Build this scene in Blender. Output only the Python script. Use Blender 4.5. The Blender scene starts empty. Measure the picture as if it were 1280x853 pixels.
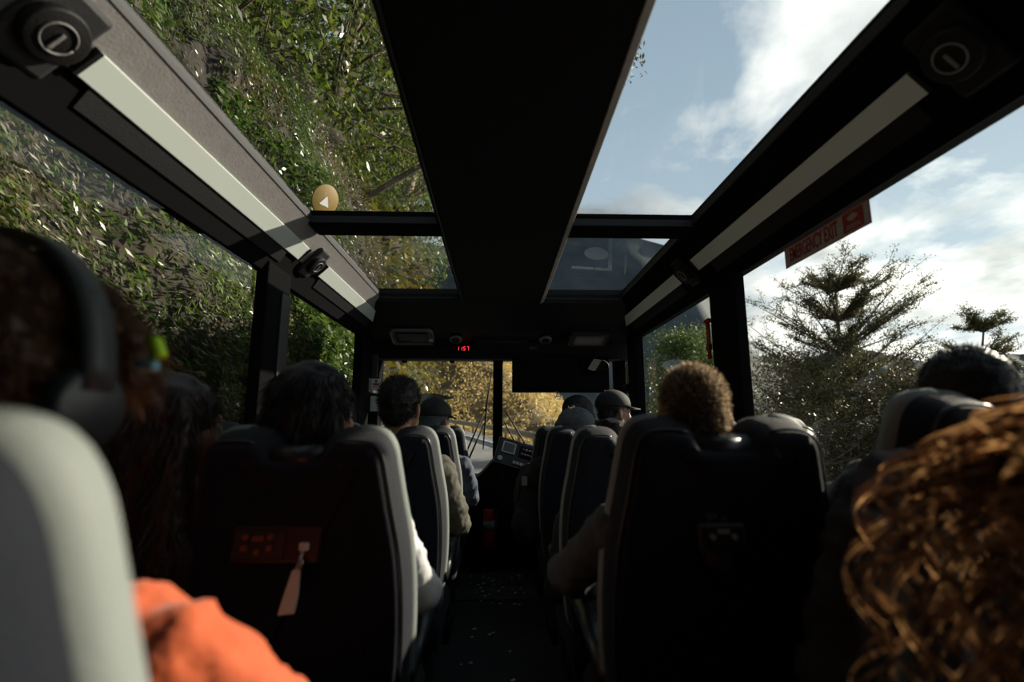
import bpy, bmesh, math, random
import numpy as np
from mathutils import Vector, Matrix, noise
R = math.radians
rnd = random.Random(7)
nrs = np.random.RandomState(11)
sc = bpy.context.scene
COL = sc.collection
FLOOR = -1.15          # the eye of the camera is the origin, the bus drives along +Y

# ------------------------------------------------------------------ helpers
def tag(o, label=None, cat=None, group=None, kind=None):
    if label: o['label'] = label
    if cat: o['category'] = cat
    if group: o['group'] = group
    if kind: o['kind'] = kind
    return o

def empty(name, loc=(0, 0, 0), label=None, cat=None, group=None):
    o = bpy.data.objects.new(name, None); COL.objects.link(o); o.location = loc
    o.empty_display_size = .1
    return tag(o, label, cat, group)

def link(name, me, m, parent=None, smooth=False, world=True):
    """link a mesh given in world coordinates; with a parent the offset of the parent is taken off"""
    o = bpy.data.objects.new(name, me); COL.objects.link(o)
    if m is not None and not me.materials: me.materials.append(m)
    if parent is not None:
        o.parent = parent
        if world:
            me.transform(Matrix.Translation(-wloc(parent)))
    if smooth:
        me.polygons.foreach_set('use_smooth', [True] * len(me.polygons))
    return o

def wloc(o):
    v = Vector((0, 0, 0))
    while o is not None:
        v = v + Vector(o.location); o = o.parent
    return v

class MB:
    def __init__(self): self.bm = bmesh.new()
    def _add(self, verts, faces):
        vs = [self.bm.verts.new(v) for v in verts]
        for f in faces:
            try: self.bm.faces.new([vs[i] for i in f])
            except ValueError: pass
        return vs
    def box(self, c, s, rot=None, bev=0):
        b = bmesh.new(); bmesh.ops.create_cube(b, size=1)
        bmesh.ops.scale(b, vec=s, verts=b.verts)
        if bev: bmesh.ops.bevel(b, geom=b.edges[:], offset=bev, segments=2, affect='EDGES', profile=.5)
        M = Matrix.Translation(c)
        if rot is not None: M = M @ (rot if isinstance(rot, Matrix) else Matrix.Rotation(rot[0], 4, rot[1]))
        b.transform(M); self.join(b); return self
    def bb(self, x0, x1, y0, y1, z0, z1, bev=0):
        return self.box(((x0+x1)/2, (y0+y1)/2, (z0+z1)/2), (abs(x1-x0), abs(y1-y0), abs(z1-z0)), None, bev)
    def join(self, b):
        me = bpy.data.meshes.new('t'); b.to_mesh(me); b.free(); self.bm.from_mesh(me); bpy.data.meshes.remove(me)
    def tube(self, pts, r, n=8, cap=True):
        pts = [Vector(p) for p in pts]; rs = r if hasattr(r, '__len__') else [r]*len(pts)
        rings = []
        up = Vector((0, 0, 1))
        for i, p in enumerate(pts):
            d = (pts[min(i+1, len(pts)-1)] - pts[max(i-1, 0)])
            d = d.normalized() if d.length > 1e-9 else Vector((0, 0, 1))
            a = d.cross(up)
            if a.length < .05: a = d.cross(Vector((1, 0, 0)))
            a.normalize(); b = d.cross(a)
            rings.append([self.bm.verts.new(p + rs[i]*(math.cos(t*2*math.pi/n)*a + math.sin(t*2*math.pi/n)*b)) for t in range(n)])
        for i in range(len(rings)-1):
            for t in range(n):
                self.bm.faces.new([rings[i][t], rings[i][(t+1) % n], rings[i+1][(t+1) % n], rings[i+1][t]])
        if cap:
            self.bm.faces.new(rings[0][::-1]); self.bm.faces.new(rings[-1])
        return self
    def prism(self, poly, axis, a0, a1, bev=0):
        """poly: 2D points; axis 'x': (y,z) extruded along x; 'y': (x,z); 'z': (x,y)"""
        b = bmesh.new()
        f = {'x': lambda p, a: (a, p[0], p[1]), 'y': lambda p, a: (p[0], a, p[1]), 'z': lambda p, a: (p[0], p[1], a)}[axis]
        v0 = [b.verts.new(f(p, a0)) for p in poly]; v1 = [b.verts.new(f(p, a1)) for p in poly]
        b.faces.new(v0); b.faces.new(v1[::-1]); n = len(poly)
        for i in range(n): b.faces.new([v0[i], v1[i], v1[(i+1) % n], v0[(i+1) % n]])
        bmesh.ops.recalc_face_normals(b, faces=b.faces)
        if bev: bmesh.ops.bevel(b, geom=b.edges[:], offset=bev, segments=2, affect='EDGES', profile=.5)
        self.join(b); return self
    def ball(self, c, r, seg=16, rot=None):
        b = bmesh.new(); bmesh.ops.create_uvsphere(b, u_segments=seg, v_segments=max(6, seg//2), radius=1)
        rr = r if hasattr(r, '__len__') else (r, r, r)
        bmesh.ops.scale(b, vec=rr, verts=b.verts)
        M = Matrix.Translation(c)
        if rot is not None: M = M @ rot
        b.transform(M); self.join(b); return self
    def cyl(self, c, r, h, axis='z', n=24, r2=None, bev=0, rot=None):
        b = bmesh.new(); bmesh.ops.create_cone(b, cap_ends=True, segments=n, radius1=r, radius2=r if r2 is None else r2, depth=h)
        if bev:
            es = [e for e in b.edges if len(e.link_faces) == 2 and any(len(f.verts) > 4 for f in e.link_faces)]
            bmesh.ops.bevel(b, geom=es, offset=bev, segments=2, affect='EDGES', profile=.5)
        M = Matrix.Translation(c)
        if rot is not None: M = M @ rot
        if axis == 'x': M = M @ Matrix.Rotation(R(90), 4, 'Y')
        if axis == 'y': M = M @ Matrix.Rotation(R(90), 4, 'X')
        b.transform(M); self.join(b); return self
    def quad(self, a, b, c, d): self._add([a, b, c, d], [(0, 1, 2, 3)]); return self
    def build(self, name, m, parent=None, smooth=False, world=True):
        bmesh.ops.recalc_face_normals(self.bm, faces=self.bm.faces)
        me = bpy.data.meshes.new(name); self.bm.to_mesh(me); self.bm.free()
        return link(name, me, m, parent, smooth, world)

def np_mesh(verts, quads):
    me = bpy.data.meshes.new('m'); nv = len(verts); nf = len(quads)
    me.vertices.add(nv); me.vertices.foreach_set('co', np.asarray(verts, 'f').ravel())
    k = quads.shape[1]
    me.loops.add(nf*k); me.loops.foreach_set('vertex_index', quads.astype('i').ravel())
    me.polygons.add(nf); me.polygons.foreach_set('loop_start', (np.arange(nf)*k).astype('i'))
    me.update(calc_edges=True); me.validate(); return me

def leaves_mesh(C, L, W, D=None, droop=0.0, dvar=1.0):
    """diamond leaves at centres C (n,3); L, W lengths; D preferred direction"""
    n = len(C)
    d = nrs.normal(size=(n, 3))
    if D is not None: d = d*dvar + np.asarray(D)
    d[:, 2] -= droop
    d /= np.linalg.norm(d, axis=1)[:, None]
    s = np.cross(d, nrs.normal(size=(n, 3))); s /= (np.linalg.norm(s, axis=1)[:, None]+1e-9)
    k = nrs.uniform(.6, 1.3, (n, 1)); l = L*k; w = W*k
    nn = np.cross(d, s)
    v = np.stack([C - d*l*.5, C + s*w*.5 - d*l*.05 + nn*w*.15, C + d*l*.5, C - s*w*.5 - d*l*.05 + nn*w*.15], 1).reshape(-1, 3)
    q = np.arange(n*4).reshape(n, 4)
    return np_mesh(v, q)

# ------------------------------------------------------------------ materials
def mat(name, col, rough=.6, metal=0, spec=.5, bump=0, bscale=40, var=0, vscale=8, sheen=0, emit=None, estr=0, sss=0, trans=0):
    m = bpy.data.materials.new(name); m.use_nodes = True; nt = m.node_tree; N = nt.nodes; L = nt.links
    b = N['Principled BSDF']
    b.inputs['Base Color'].default_value = (*col, 1); b.inputs['Roughness'].default_value = rough
    b.inputs['Metallic'].default_value = metal; b.inputs['Specular IOR Level'].default_value = spec
    if sheen: b.inputs['Sheen Weight'].default_value = sheen
    if sss:
        b.inputs['Subsurface Weight'].default_value = sss; b.inputs['Subsurface Radius'].default_value = (.02, .006, .003); b.inputs['Subsurface Scale'].default_value = 1
    if emit: b.inputs['Emission Color'].default_value = (*emit, 1); b.inputs['Emission Strength'].default_value = estr
    tc = N.new('ShaderNodeTexCoord')
    if var:
        n = N.new('ShaderNodeTexNoise'); n.inputs['Scale'].default_value = vscale; n.inputs['Detail'].default_value = 5
        L.new(tc.outputs['Object'], n.inputs['Vector'])
        r = N.new('ShaderNodeMapRange'); r.inputs['From Min'].default_value = .3; r.inputs['From Max'].default_value = .7
        r.inputs['To Min'].default_value = 1-var; r.inputs['To Max'].default_value = 1+var
        L.new(n.outputs['Fac'], r.inputs['Value'])
        x = N.new('ShaderNodeVectorMath'); x.operation = 'SCALE'; x.inputs[0].default_value = col
        L.new(r.outputs['Result'], x.inputs['Scale']); L.new(x.outputs[0], b.inputs['Base Color'])
    if bump:
        n = N.new('ShaderNodeTexNoise'); n.inputs['Scale'].default_value = bscale; n.inputs['Detail'].default_value = 6
        L.new(tc.outputs['Object'], n.inputs['Vector'])
        u = N.new('ShaderNodeBump'); u.inputs['Strength'].default_value = bump; u.inputs['Distance'].default_value = .01
        L.new(n.outputs['Fac'], u.inputs['Height']); L.new(u.outputs['Normal'], b.inputs['Normal'])
    return m

def leaf_mat(name, cols, trans=.35, rough=.32, dim=.78):
    m = bpy.data.materials.new(name); m.use_nodes = True; nt = m.node_tree; N = nt.nodes; L = nt.links
    b = N['Principled BSDF']; out = N['Material Output']
    g = N.new('ShaderNodeNewGeometry'); cr = N.new('ShaderNodeValToRGB'); e = cr.color_ramp
    while len(e.elements) < len(cols): e.elements.new(.5)
    for i, c in enumerate(cols):
        e.elements[i].position = i/(len(cols)-1); e.elements[i].color = (*[k_*dim for k_ in c], 1)
    L.new(g.outputs['Random Per Island'], cr.inputs['Fac'])
    L.new(cr.outputs['Color'], b.inputs['Base Color']); b.inputs['Roughness'].default_value = rough
    b.inputs['Specular IOR Level'].default_value = .4
    t = N.new('ShaderNodeBsdfTranslucent'); L.new(cr.outputs['Color'], t.inputs['Color'])
    mx = N.new('ShaderNodeMixShader'); mx.inputs[0].default_value = trans
    L.new(b.outputs[0], mx.inputs[1]); L.new(t.outputs[0], mx.inputs[2]); L.new(mx.outputs[0], out.inputs[0])
    return m

def glass_mat(name, tint, refl=1.0):
    m = bpy.data.materials.new(name); m.use_nodes = True; nt = m.node_tree; N = nt.nodes; L = nt.links
    out = N['Material Output']; N.remove(N['Principled BSDF'])
    t = N.new('ShaderNodeBsdfTransparent'); t.inputs[0].default_value = (*tint, 1)
    g = N.new('ShaderNodeBsdfGlossy'); g.inputs['Roughness'].default_value = .02
    lw = N.new('ShaderNodeLayerWeight'); pw = N.new('ShaderNodeMath'); pw.operation = 'POWER'; pw.inputs[1].default_value = 5
    L.new(lw.outputs['Facing'], pw.inputs[0]); lw.inputs['Blend'].default_value = .5
    f = N.new('ShaderNodeMath'); f.operation = 'MULTIPLY_ADD'; f.inputs[1].default_value = .92; f.inputs[2].default_value = .07
    L.new(pw.outputs[0], f.inputs[0])
    mx = N.new('ShaderNodeMixShader')
    mu = N.new('ShaderNodeMath'); mu.operation = 'MULTIPLY'; mu.inputs[1].default_value = refl
    L.new(f.outputs[0], mu.inputs[0]); L.new(mu.outputs[0], mx.inputs[0])
    L.new(t.outputs[0], mx.inputs[1]); L.new(g.outputs[0], mx.inputs[2]); L.new(mx.outputs[0], out.inputs[0])
    return m

M = {}
M['blackplastic'] = mat('black_plastic', (.006, .006, .0065), .6, spec=.25, bump=.15, bscale=150)
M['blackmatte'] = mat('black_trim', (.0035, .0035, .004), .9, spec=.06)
M['ceiling'] = mat('ceiling_lining', (.006, .0055, .0055), .85, spec=.2, bump=.2, bscale=200)
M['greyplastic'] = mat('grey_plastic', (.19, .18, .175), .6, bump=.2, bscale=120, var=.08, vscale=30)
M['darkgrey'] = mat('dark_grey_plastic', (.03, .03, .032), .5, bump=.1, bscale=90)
M['lampgrey'] = mat('lamp_diffuser', (.62, .68, .63), .35, var=.02, vscale=4)
M['navy'] = mat('navy_fabric', (.0035, .006, .013), .8, spec=.25, sheen=.06, bump=.3, bscale=350)
M['bolster'] = mat('grey_vinyl', (.19, .213, .208), .65, spec=.2, bump=.15, bscale=250, var=.05, vscale=15)
M['vinyl'] = mat('black_vinyl', (.02, .024, .028), .35)
M['metal'] = mat('brushed_metal', (.35, .35, .36), .3, metal=1)
M['trimgrey'] = mat('roof_trim', (.28, .25, .22), .45, var=.15, vscale=20)
M['floor'] = mat('vinyl_floor', (.022, .02, .018), .7, var=.3, vscale=10, bump=.2)
M['rubber'] = mat('rubber', (.01, .01, .01), .7)
M['skin'] = mat('skin', (.42, .22, .14), .5, sss=.35)
M['skindark'] = mat('tan_skin', (.33, .17, .10), .5, sss=.3)
M['red'] = mat('red_plastic', (.28, .010, .008), .4)
M['signred'] = mat('sign_red', (.26, .007, .012), .5)
M['signbg'] = mat('sign_film', (.32, .28, .26), .5)
M['white'] = mat('white_plastic', (.65, .65, .63), .5)
M['paper'] = mat('paper', (.7, .68, .66), .7)
M['amber'] = mat('amber_disc', (.25, .15, .02), .5)
M['led'] = mat('led_digits', (.1, 0, 0), .5, emit=(1, .04, .05), estr=1.6)
M['yellowgreen'] = mat('yellow_green_glint', (.55, .9, .02), .5, emit=(.5, .9, .02), estr=0.0)  # colour of a window reflection, used on a solid block
M['screen'] = mat('screen_glass', (.003, .003, .003), .5, spec=.08)
M['mirror'] = mat('mirror_glass', (.85, .85, .85), .02, metal=1)
M['lcd'] = mat('lcd_face', (.10, .12, .11), .3)
M['asphalt'] = mat('asphalt', (.17, .17, .175), .9, bump=.3, bscale=30, var=.12, vscale=1.5)
M['paint'] = mat('road_paint', (.6, .6, .58), .8)
M['rail'] = mat('galvanised_rail', (.36, .33, .27), .6, var=.15, vscale=6)
M['wood'] = mat('wood_post', (.25, .18, .11), .85, var=.2)
M['bark'] = mat('bark', (.10, .075, .05), .9, bump=.6, bscale=25, var=.35, vscale=6)
M['barklight'] = mat('pale_bark', (.30, .24, .16), .9, bump=.5, bscale=18, var=.3, vscale=5)
M['soil'] = mat('forest_soil', (.045, .035, .022), .95, bump=.6, bscale=6, var=.5, vscale=2)
M['jorange'] = mat('orange_cloth', (.48, .075, .012), .8, sheen=.2, bump=.35, bscale=60)
M['jwhite'] = mat('white_cloth', (.55, .56, .58), .85, bump=.3, bscale=60)
M['jeans'] = mat('blue_denim', (.07, .11, .19), .85, bump=.3, bscale=90)
M['jolive'] = mat('olive_cloth', (.07, .065, .05), .85, bump=.3, bscale=60)
M['jblue'] = mat('blue_grey_cloth', (.05, .065, .10), .85, bump=.3, bscale=60)
M['jblack'] = mat('black_cloth', (.010, .010, .011), .85, bump=.3, bscale=60)
M['jgrey'] = mat('grey_cloth', (.040, .041, .047), .85, bump=.3, bscale=60)
M['trousers'] = mat('dark_trousers', (.012, .013, .017), .85)
M['shoe'] = mat('shoe_leather', (.015, .014, .013), .6)
M['hairblack'] = mat('black_hair', (.006, .005, .005), .5, spec=.35)
M['hairbrown'] = mat('brown_hair', (.11, .058, .03), .45)
M['hairdark'] = mat('dark_brown_hair', (.018, .009, .006), .5)
M['hairblond'] = leaf_mat('blond_hair', [(.035, .022, .013), (.17, .11, .06), (.75, .58, .38)], .6, .4, 1)
M['hairbase'] = mat('scalp_hair', (.025, .014, .008), .8)
M['curl'] = leaf_mat('ginger_curls', [(.03, .013, .008), (.12, .05, .02), (.75, .42, .18)], .4, .25, 1)
M['capblack'] = mat('cap_cloth', (.006, .006, .007), .8)
M['beanie'] = mat('grey_knit', (.10, .12, .14), .9, bump=.6, bscale=90)
M['eyew'] = mat('eye_white', (.7, .68, .65), .3)

L_G = leaf_mat('fern_green', [(.035, .075, .012), (.10, .19, .03), (.20, .28, .05), (.05, .10, .02), (.22, .22, .12)])
L_Y = leaf_mat('moss_yellow', [(.20, .17, .02), (.30, .24, .03), (.12, .10, .02), (.22, .19, .10), (.08, .09, .02)])
L_C = leaf_mat('canopy_green', [(.025, .045, .008), (.10, .16, .02), (.22, .28, .03), (.04, .07, .015), (.25, .26, .09)], .45)
L_P = leaf_mat('dry_leaves', [(.20, .17, .11), (.32, .29, .22), (.10, .09, .05), (.16, .17, .07)])
L_O = leaf_mat('golden_bush', [(.28, .21, .08), (.42, .32, .13), (.50, .39, .18), (.22, .20, .07), (.40, .27, .08)], .25, .7, 1.6)
L_T = leaf_mat('tree_leaves', [(.05, .06, .02), (.10, .11, .035), (.16, .15, .06), (.07, .075, .03)], .4, .4)
L_U = leaf_mat('scrub_leaves', [(.04, .045, .02), (.09, .085, .035), (.16, .13, .06), (.06, .06, .03)], .3, .4)
L_B = leaf_mat('bright_bush', [(.09, .14, .03), (.16, .24, .05), (.06, .09, .02)], .4, .5)
G_SIDE = glass_mat('window_glass', (.86, .88, .87), .7)
G_ROOF = glass_mat('roof_glass', (.78, .81, .83), 1.0)
G_WIND = glass_mat('windscreen_glass', (.90, .91, .90), .5)

# ------------------------------------------------------------------ world and sun
SUN_AZ, SUN_EL = R(28), R(23.5)      # azimuth measured from +X towards +Y
sd = Vector((math.cos(SUN_EL)*math.cos(SUN_AZ), math.cos(SUN_EL)*math.sin(SUN_AZ), math.sin(SUN_EL)))
w = bpy.data.worlds.new('sky'); sc.world = w; w.use_nodes = True
nt = w.node_tree; N = nt.nodes; L = nt.links; bg = N['Background']
tc = N.new('ShaderNodeTexCoord'); sx = N.new('ShaderNodeSeparateXYZ'); L.new(tc.outputs['Generated'], sx.inputs[0])
def math_node(op, a, b=None, clamp=False):
    n = N.new('ShaderNodeMath'); n.operation = op; n.use_clamp = clamp
    for i, v in enumerate((a, b)):
        if v is None: continue
        if isinstance(v, (int, float)): n.inputs[i].default_value = v
        else: L.new(v, n.inputs[i])
    return n.outputs[0]
def ramp(fac, stops):
    n = N.new('ShaderNodeValToRGB'); e = n.color_ramp
    while len(e.elements) < len(stops): e.elements.new(.5)
    for i, (p, c) in enumerate(stops):
        e.elements[i].position = p; e.elements[i].color = (*c, 1) if len(c) == 3 else c
    L.new(fac, n.inputs['Fac']); return n.outputs['Color']
blue = ramp(sx.outputs['Z'], [(0, (.48, .53, .55)), (.25, (.36, .435, .48)), (.55, (.24, .31, .365)), (1, (.14, .19, .25))])
# plane of clouds: direction divided by its height
zc = math_node('ADD', math_node('MAXIMUM', sx.outputs['Z'], 0.0), .22)
cx = math_node('DIVIDE', sx.outputs['X'], zc); cy = math_node('DIVIDE', sx.outputs['Y'], zc)
cv = N.new('ShaderNodeCombineXYZ'); L.new(cx, cv.inputs[0]); L.new(cy, cv.inputs[1]); cv.inputs[2].default_value = 3.7
n1 = N.new('ShaderNodeTexNoise'); n1.inputs['Scale'].default_value = 1.9; n1.inputs['Detail'].default_value = 9; n1.inputs['Roughness'].default_value = .55
n1.inputs['Distortion'].default_value = .25
L.new(cv.outputs[0], n1.inputs['Vector'])
# more cloud near the horizon
hz = math_node('MULTIPLY', math_node('SUBTRACT', .42, sx.outputs['Z'], True), .50)
cl = math_node('ADD', n1.outputs['Fac'], hz)
cover = ramp(cl, [(.475, (0, 0, 0)), (.60, (1, 1, 1))])
n2 = N.new('ShaderNodeTexNoise'); n2.inputs['Scale'].default_value = 3.3; n2.inputs['Detail'].default_value = 7
L.new(cv.outputs[0], n2.inputs['Vector'])
cloudc = ramp(n2.outputs['Fac'], [(.30, (.36, .38, .38)), (.46, (.62, .63, .60)), (.60, (.86, .84, .76))])
# clouds are brighter towards the sun, leaden away from it
dp = N.new('ShaderNodeVectorMath'); dp.operation = 'DOT_PRODUCT'; L.new(tc.outputs['Generated'], dp.inputs[0])
dp.inputs[1].default_value = Vector((math.cos(R(20)), math.sin(R(20)), .35)).normalized()
sunb = ramp(dp.outputs['Value'], [(.30, (.20, .22, .24)), (.62, (.40, .42, .44)), (.80, (1.0, 1.0, 1.0)), (1, (1.2, 1.2, 1.15))])
mc = N.new('ShaderNodeMix'); mc.data_type = 'RGBA'; mc.blend_type = 'MULTIPLY'; mc.inputs[0].default_value = 1
L.new(cloudc, mc.inputs[6]); L.new(sunb, mc.inputs[7])
ms = N.new('ShaderNodeMix'); ms.data_type = 'RGBA'
L.new(cover, ms.inputs[0]); L.new(blue, ms.inputs[6]); L.new(mc.outputs[2], ms.inputs[7])
L.new(ms.outputs[2], bg.inputs[0]); bg.inputs[1].default_value = 2.0

sun = bpy.data.lights.new('sun', 'SUN'); sun.energy = 10; sun.angle = R(.8); sun.color = (1, .88, .70)
so = bpy.data.objects.new('sun', sun); COL.objects.link(so)
so.rotation_euler = sd.to_track_quat('Z', 'Y').to_euler()

# ------------------------------------------------------------------ camera
cam = bpy.data.cameras.new('camera'); co = bpy.data.objects.new('camera', cam); COL.objects.link(co)
F = 620.0
cam.sensor_width = 36; cam.lens = F*36/1280
co.location = (0, 0, 0); co.rotation_euler = (R(90+9.7), 0, R(-1.65))
cam.clip_start = .02; cam.clip_end = 3000
cam.dof.use_dof = True; cam.dof.focus_distance = 3.6; cam.dof.aperture_fstop = 1.7
sc.camera = co
sc.view_settings.view_transform = 'Standard'; sc.view_settings.look = 'None'
sc.view_settings.gamma = 1; sc.view_settings.exposure = 0; sc.view_settings.use_curve_mapping = False
sc.cycles.max_bounces = 8; sc.cycles.transparent_max_bounces = 16; sc.cycles.sample_clamp_indirect = 4
sc.cycles.use_denoising = True

# ------------------------------------------------------------------ the bus shell
XL, XR = -1.12, 1.18        # inner faces of the side windows
YB, YF = -1.6, 4.66         # wall added behind the camera, and windscreen
def struct(o): o['kind'] = 'structure'; return o

struct(MB().bb(-1.25, 1.31, YB, YF, FLOOR-.06, FLOOR).build('floor', M['floor']))
struct(MB().bb(-1.25, 1.31, YB-.05, YB, FLOOR-.05, 1.1).build('wall_rear_lightblock', M['blackmatte']))  # unseen wall, added to keep light from behind off the seat backs
SILL = -.36
struct(MB().bb(-1.19, XL-.02, YB, YF, FLOOR, SILL).bb(-1.19, XL-.02, YB, -.35, SILL, .735).build('wall_left', M['blackplastic']))
struct(MB().bb(XR+.02, 1.25, YB, YF, FLOOR, SILL).bb(XR+.02, 1.25, YB, .1, SILL, .735).build('wall_right', M['blackplastic']))
struct(MB().bb(-1.25, 1.31, YF-.02, YF+.06, FLOOR, -.5).build('wall_front', M['blackplastic']))

# cantrails: the long beams between side windows and roof glass
CL = [(XL, .733), (-1.085, .80), (-1.05, .86), (-.99, .918), (-.925, .994)]
CR = [(XR, .734), (1.14, .79), (1.10, .842), (1.05, .896), (.975, .995)]
pl = CL + [(-.925, 1.05), (-1.13, 1.02), (-1.19, .9), (-1.19, .752), (XL-.02, .742)]
pr = CR + [(.975, 1.05), (1.19, 1.02), (1.25, .9), (1.25, .752), (XR+.02, .742)]
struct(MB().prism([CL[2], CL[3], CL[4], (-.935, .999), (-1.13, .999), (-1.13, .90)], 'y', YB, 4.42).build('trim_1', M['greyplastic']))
struct(MB().bb(-1.15, -.93, YB, 4.42, 1.0, 1.052).build('trim_90', M['blackmatte']))
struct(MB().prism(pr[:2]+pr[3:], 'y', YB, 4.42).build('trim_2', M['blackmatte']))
# black soffit bands below the lamps
struct(MB().prism([CL[0], CL[1], (CL[2][0]-.003, CL[2][1]-.003), (-1.13, .895), (-1.19, .9), (-1.19, .752), (XL-.02, .742)], 'y', YB, 4.42).build('trim_3', M['blackmatte']))

def lerp(a, b, t): return (a[0]+(b[0]-a[0])*t, a[1]+(b[1]-a[1])*t)
def lamp(side, y0, y1, label):
    C = CL if side < 0 else CR
    a, b = C[2], C[3]
    n = Vector((-(b[1]-a[1]), b[0]-a[0])); n.normalize()
    if n.x*side > 0: n = -n
    root = empty('light_strip', ((a[0]+b[0])/2, (y0+y1)/2, (a[1]+b[1])/2), label, 'light', 'long ceiling lamps above the side windows')
    prof = [a, b, (b[0]+n.x*.012, b[1]+n.y*.012), (a[0]+n.x*.016, a[1]+n.y*.016)]
    MB().prism(prof, 'y', y0, y1, bev=.003).build('diffuser', M['lampgrey'], root)
    a2 = C[1]; 
    MB().prism([a2, a, (a[0]+n.x*.010, a[1]+n.y*.010), (a2[0]+n.x*.008, a2[1]+n.y*.008)], 'y', y0+.05, y1-.12, bev=.002).build('air_duct', M['blackplastic'], root)
    e = MB(); 
    for yy in (y0-.006, y1+.006):
        e = MB(); e.prism([a, b, (b[0]+n.x*.02, b[1]+n.y*.02), (a[0]+n.x*.02, a[1]+n.y*.02)], 'y', yy-.006, yy+.006)
        e.build('end_cap', M['blackplastic'], root)
lamp(-1, 1.12, 2.50, 'long pale lamp above the left windows, the near sunlit one')
lamp(-1, 2.78, 4.12, 'pale lamp above the left windows, the far one towards the windscreen')
lamp(1, 1.10, 2.56, 'long dull beige lamp above the right windows, the near one')
lamp(1, 2.80, 4.12, 'dull beige lamp above the right windows, the far one towards the windscreen')

def speaker(side, y, label, r=.062):
    C = CL if side < 0 else CR
    a, b = C[2], C[3]; c = ((a[0]+b[0])/2, (a[1]+b[1])/2)
    n = Vector((-(b[1]-a[1]), 0, b[0]-a[0])); n.normalize()
    if n.x*side > 0: n = -n
    root = empty('round_speaker', (c[0]+n.x*.01, y, c[1]+n.z*.01), label, 'speaker', 'round speakers between the ceiling lamps')
    rot = n.to_track_quat('Z', 'Y').to_matrix().to_4x4()
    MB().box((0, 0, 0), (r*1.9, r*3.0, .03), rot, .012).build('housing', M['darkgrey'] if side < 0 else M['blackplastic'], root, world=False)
    MB().cyl(n*.022, r*.92, .03, rot=rot, bev=.006, n=32).build('grille', M['blackplastic'], root, True, world=False)
    t = [(rot @ Vector((math.cos(i*2*math.pi/24)*r*.5, math.sin(i*2*math.pi/24)*r*.5, .038))) for i in range(25)]
    MB().tube(t, .0028, 6).build('ring', M['greyplastic'], root, True, world=False)
    MB().box(rot @ Vector((0, -r*.1, .04)), (r*.12, r*.6, .005), rot, .001).build('nozzle_tab', M['greyplastic'], root, world=False)
    return root
speaker(-1, 1.01, 'black round speaker at the top left corner, before the near lamp', .074)
speaker(-1, 2.64, 'round speaker with pale housing between the two left lamps')
speaker(1, 0.99, 'black round speaker before the near right lamp', .07)
speaker(1, 2.68, 'black round speaker between the two right lamps')

# ceiling: central panel, cross bars, header
struct(MB().prism([(-.27, .955), (.33, .955), (.36, 1.0), (.36, 1.06), (-.30, 1.06), (-.30, 1.0)], 'y', YB, 3.86).build('ceiling', M['ceiling']))
def tapered_panel():
    m = MB()
    v = [(-.27, 3.86, .955), (.33, 3.86, .955), (.275, 4.36, .745), (-.215, 4.36, .745), (-.30, 3.86, 1.05), (.36, 3.86, 1.05), (.275, 4.5, 1.0), (-.215, 4.5, 1.0)]
    m._add(v, [(0, 1, 2, 3), (4, 5, 6, 7), (0, 4, 7, 3), (1, 5, 6, 2), (2, 6, 7, 3), (0, 1, 5, 4)])
    return m
struct(tapered_panel().build('trim_4', M['ceiling']))
struct(MB().prism([(4.33, .757), (4.49, .71), (4.49, .78), (4.33, .80)], 'x', -.205, .265, .008).build('trim_5', M['darkgrey']))
struct(MB().prism([(.332, .95), (.362, .965), (.362, 1.0), (.332, 1.0)], 'y', YB, 3.9, .004).build('trim_6', M['trimgrey']))
tl = MB().prism([(-.275, .953), (-.281, .953), (-.281, .965), (-.275, .965)], 'y', YB, 3.9)
struct(tl.build('trim_7', M['darkgrey']))
struct(MB().bb(-.93, -.28, 2.33, 2.47, .972, 1.05, .006).bb(.34, .98, 2.33, 2.47, .972, 1.05, .006).build('trim_8', M['blackmatte']))
struct(MB().bb(-1.25, 1.31, YB, .55, 1.0, 1.06).build('trim_9', M['blackmatte']))
hp = [(3.78, 1.02), (3.80, .955), (4.18, .80), (4.44, .745), (4.47, .60), (4.68, .60), (4.68, 1.06), (3.78, 1.06)]
struct(MB().prism(hp, 'x', -1.22, 1.28).build('trim_10', M['blackplastic']))
struct(MB().bb(-1.1, 1.12, 4.455, 4.475, .585, .60).build('trim_11', M['darkgrey']))
k = 12
def pillar(x0, x1, y0, y1, z0, z1, m='blackmatte', bev=.008):
    global k
    o = struct(MB().bb(x0, x1, y0, y1, z0, z1, bev).build('trim_%d' % k, M[m])); k += 1; return o
pillar(-1.15, -1.09, 2.30, 2.56, SILL-.05, .78)
pillar(-1.092, -1.080, 2.45, 2.55, SILL, .66, 'darkgrey', .004)
pillar(1.15, 1.205, 2.31, 2.60, SILL-.05, .78)
pillar(-1.16, -1.09, 3.98, 4.26, SILL-.05, .80)
pillar(1.14, 1.21, 4.04, 4.30, SILL-.05, .80)
pillar(-1.20, -1.08, 4.55, 4.72, -.6, .75)       # windscreen posts
pillar(1.10, 1.20, 4.60, 4.72, -.6, .75)
pillar(-.043, .047, 4.60, 4.72, -.6, .66)        # centre post of the windscreen
pillar(-1.25, 1.31, -.38, -.30, SILL, .735)
pillar(1.12, 1.25, 4.28, 4.62, .30, .36)         # bar of the right quarter light
pillar(-1.20, -1.08, 4.2, 4.58, .28, .40, 'darkgrey')
pillar(XL-.06, XL+.02, YB, 4.2, SILL-.03, SILL+.01, 'blackplastic')
pillar(XR-.02, XR+.06, YB, 4.6, SILL-.03, SILL+.01, 'blackplastic')

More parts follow.
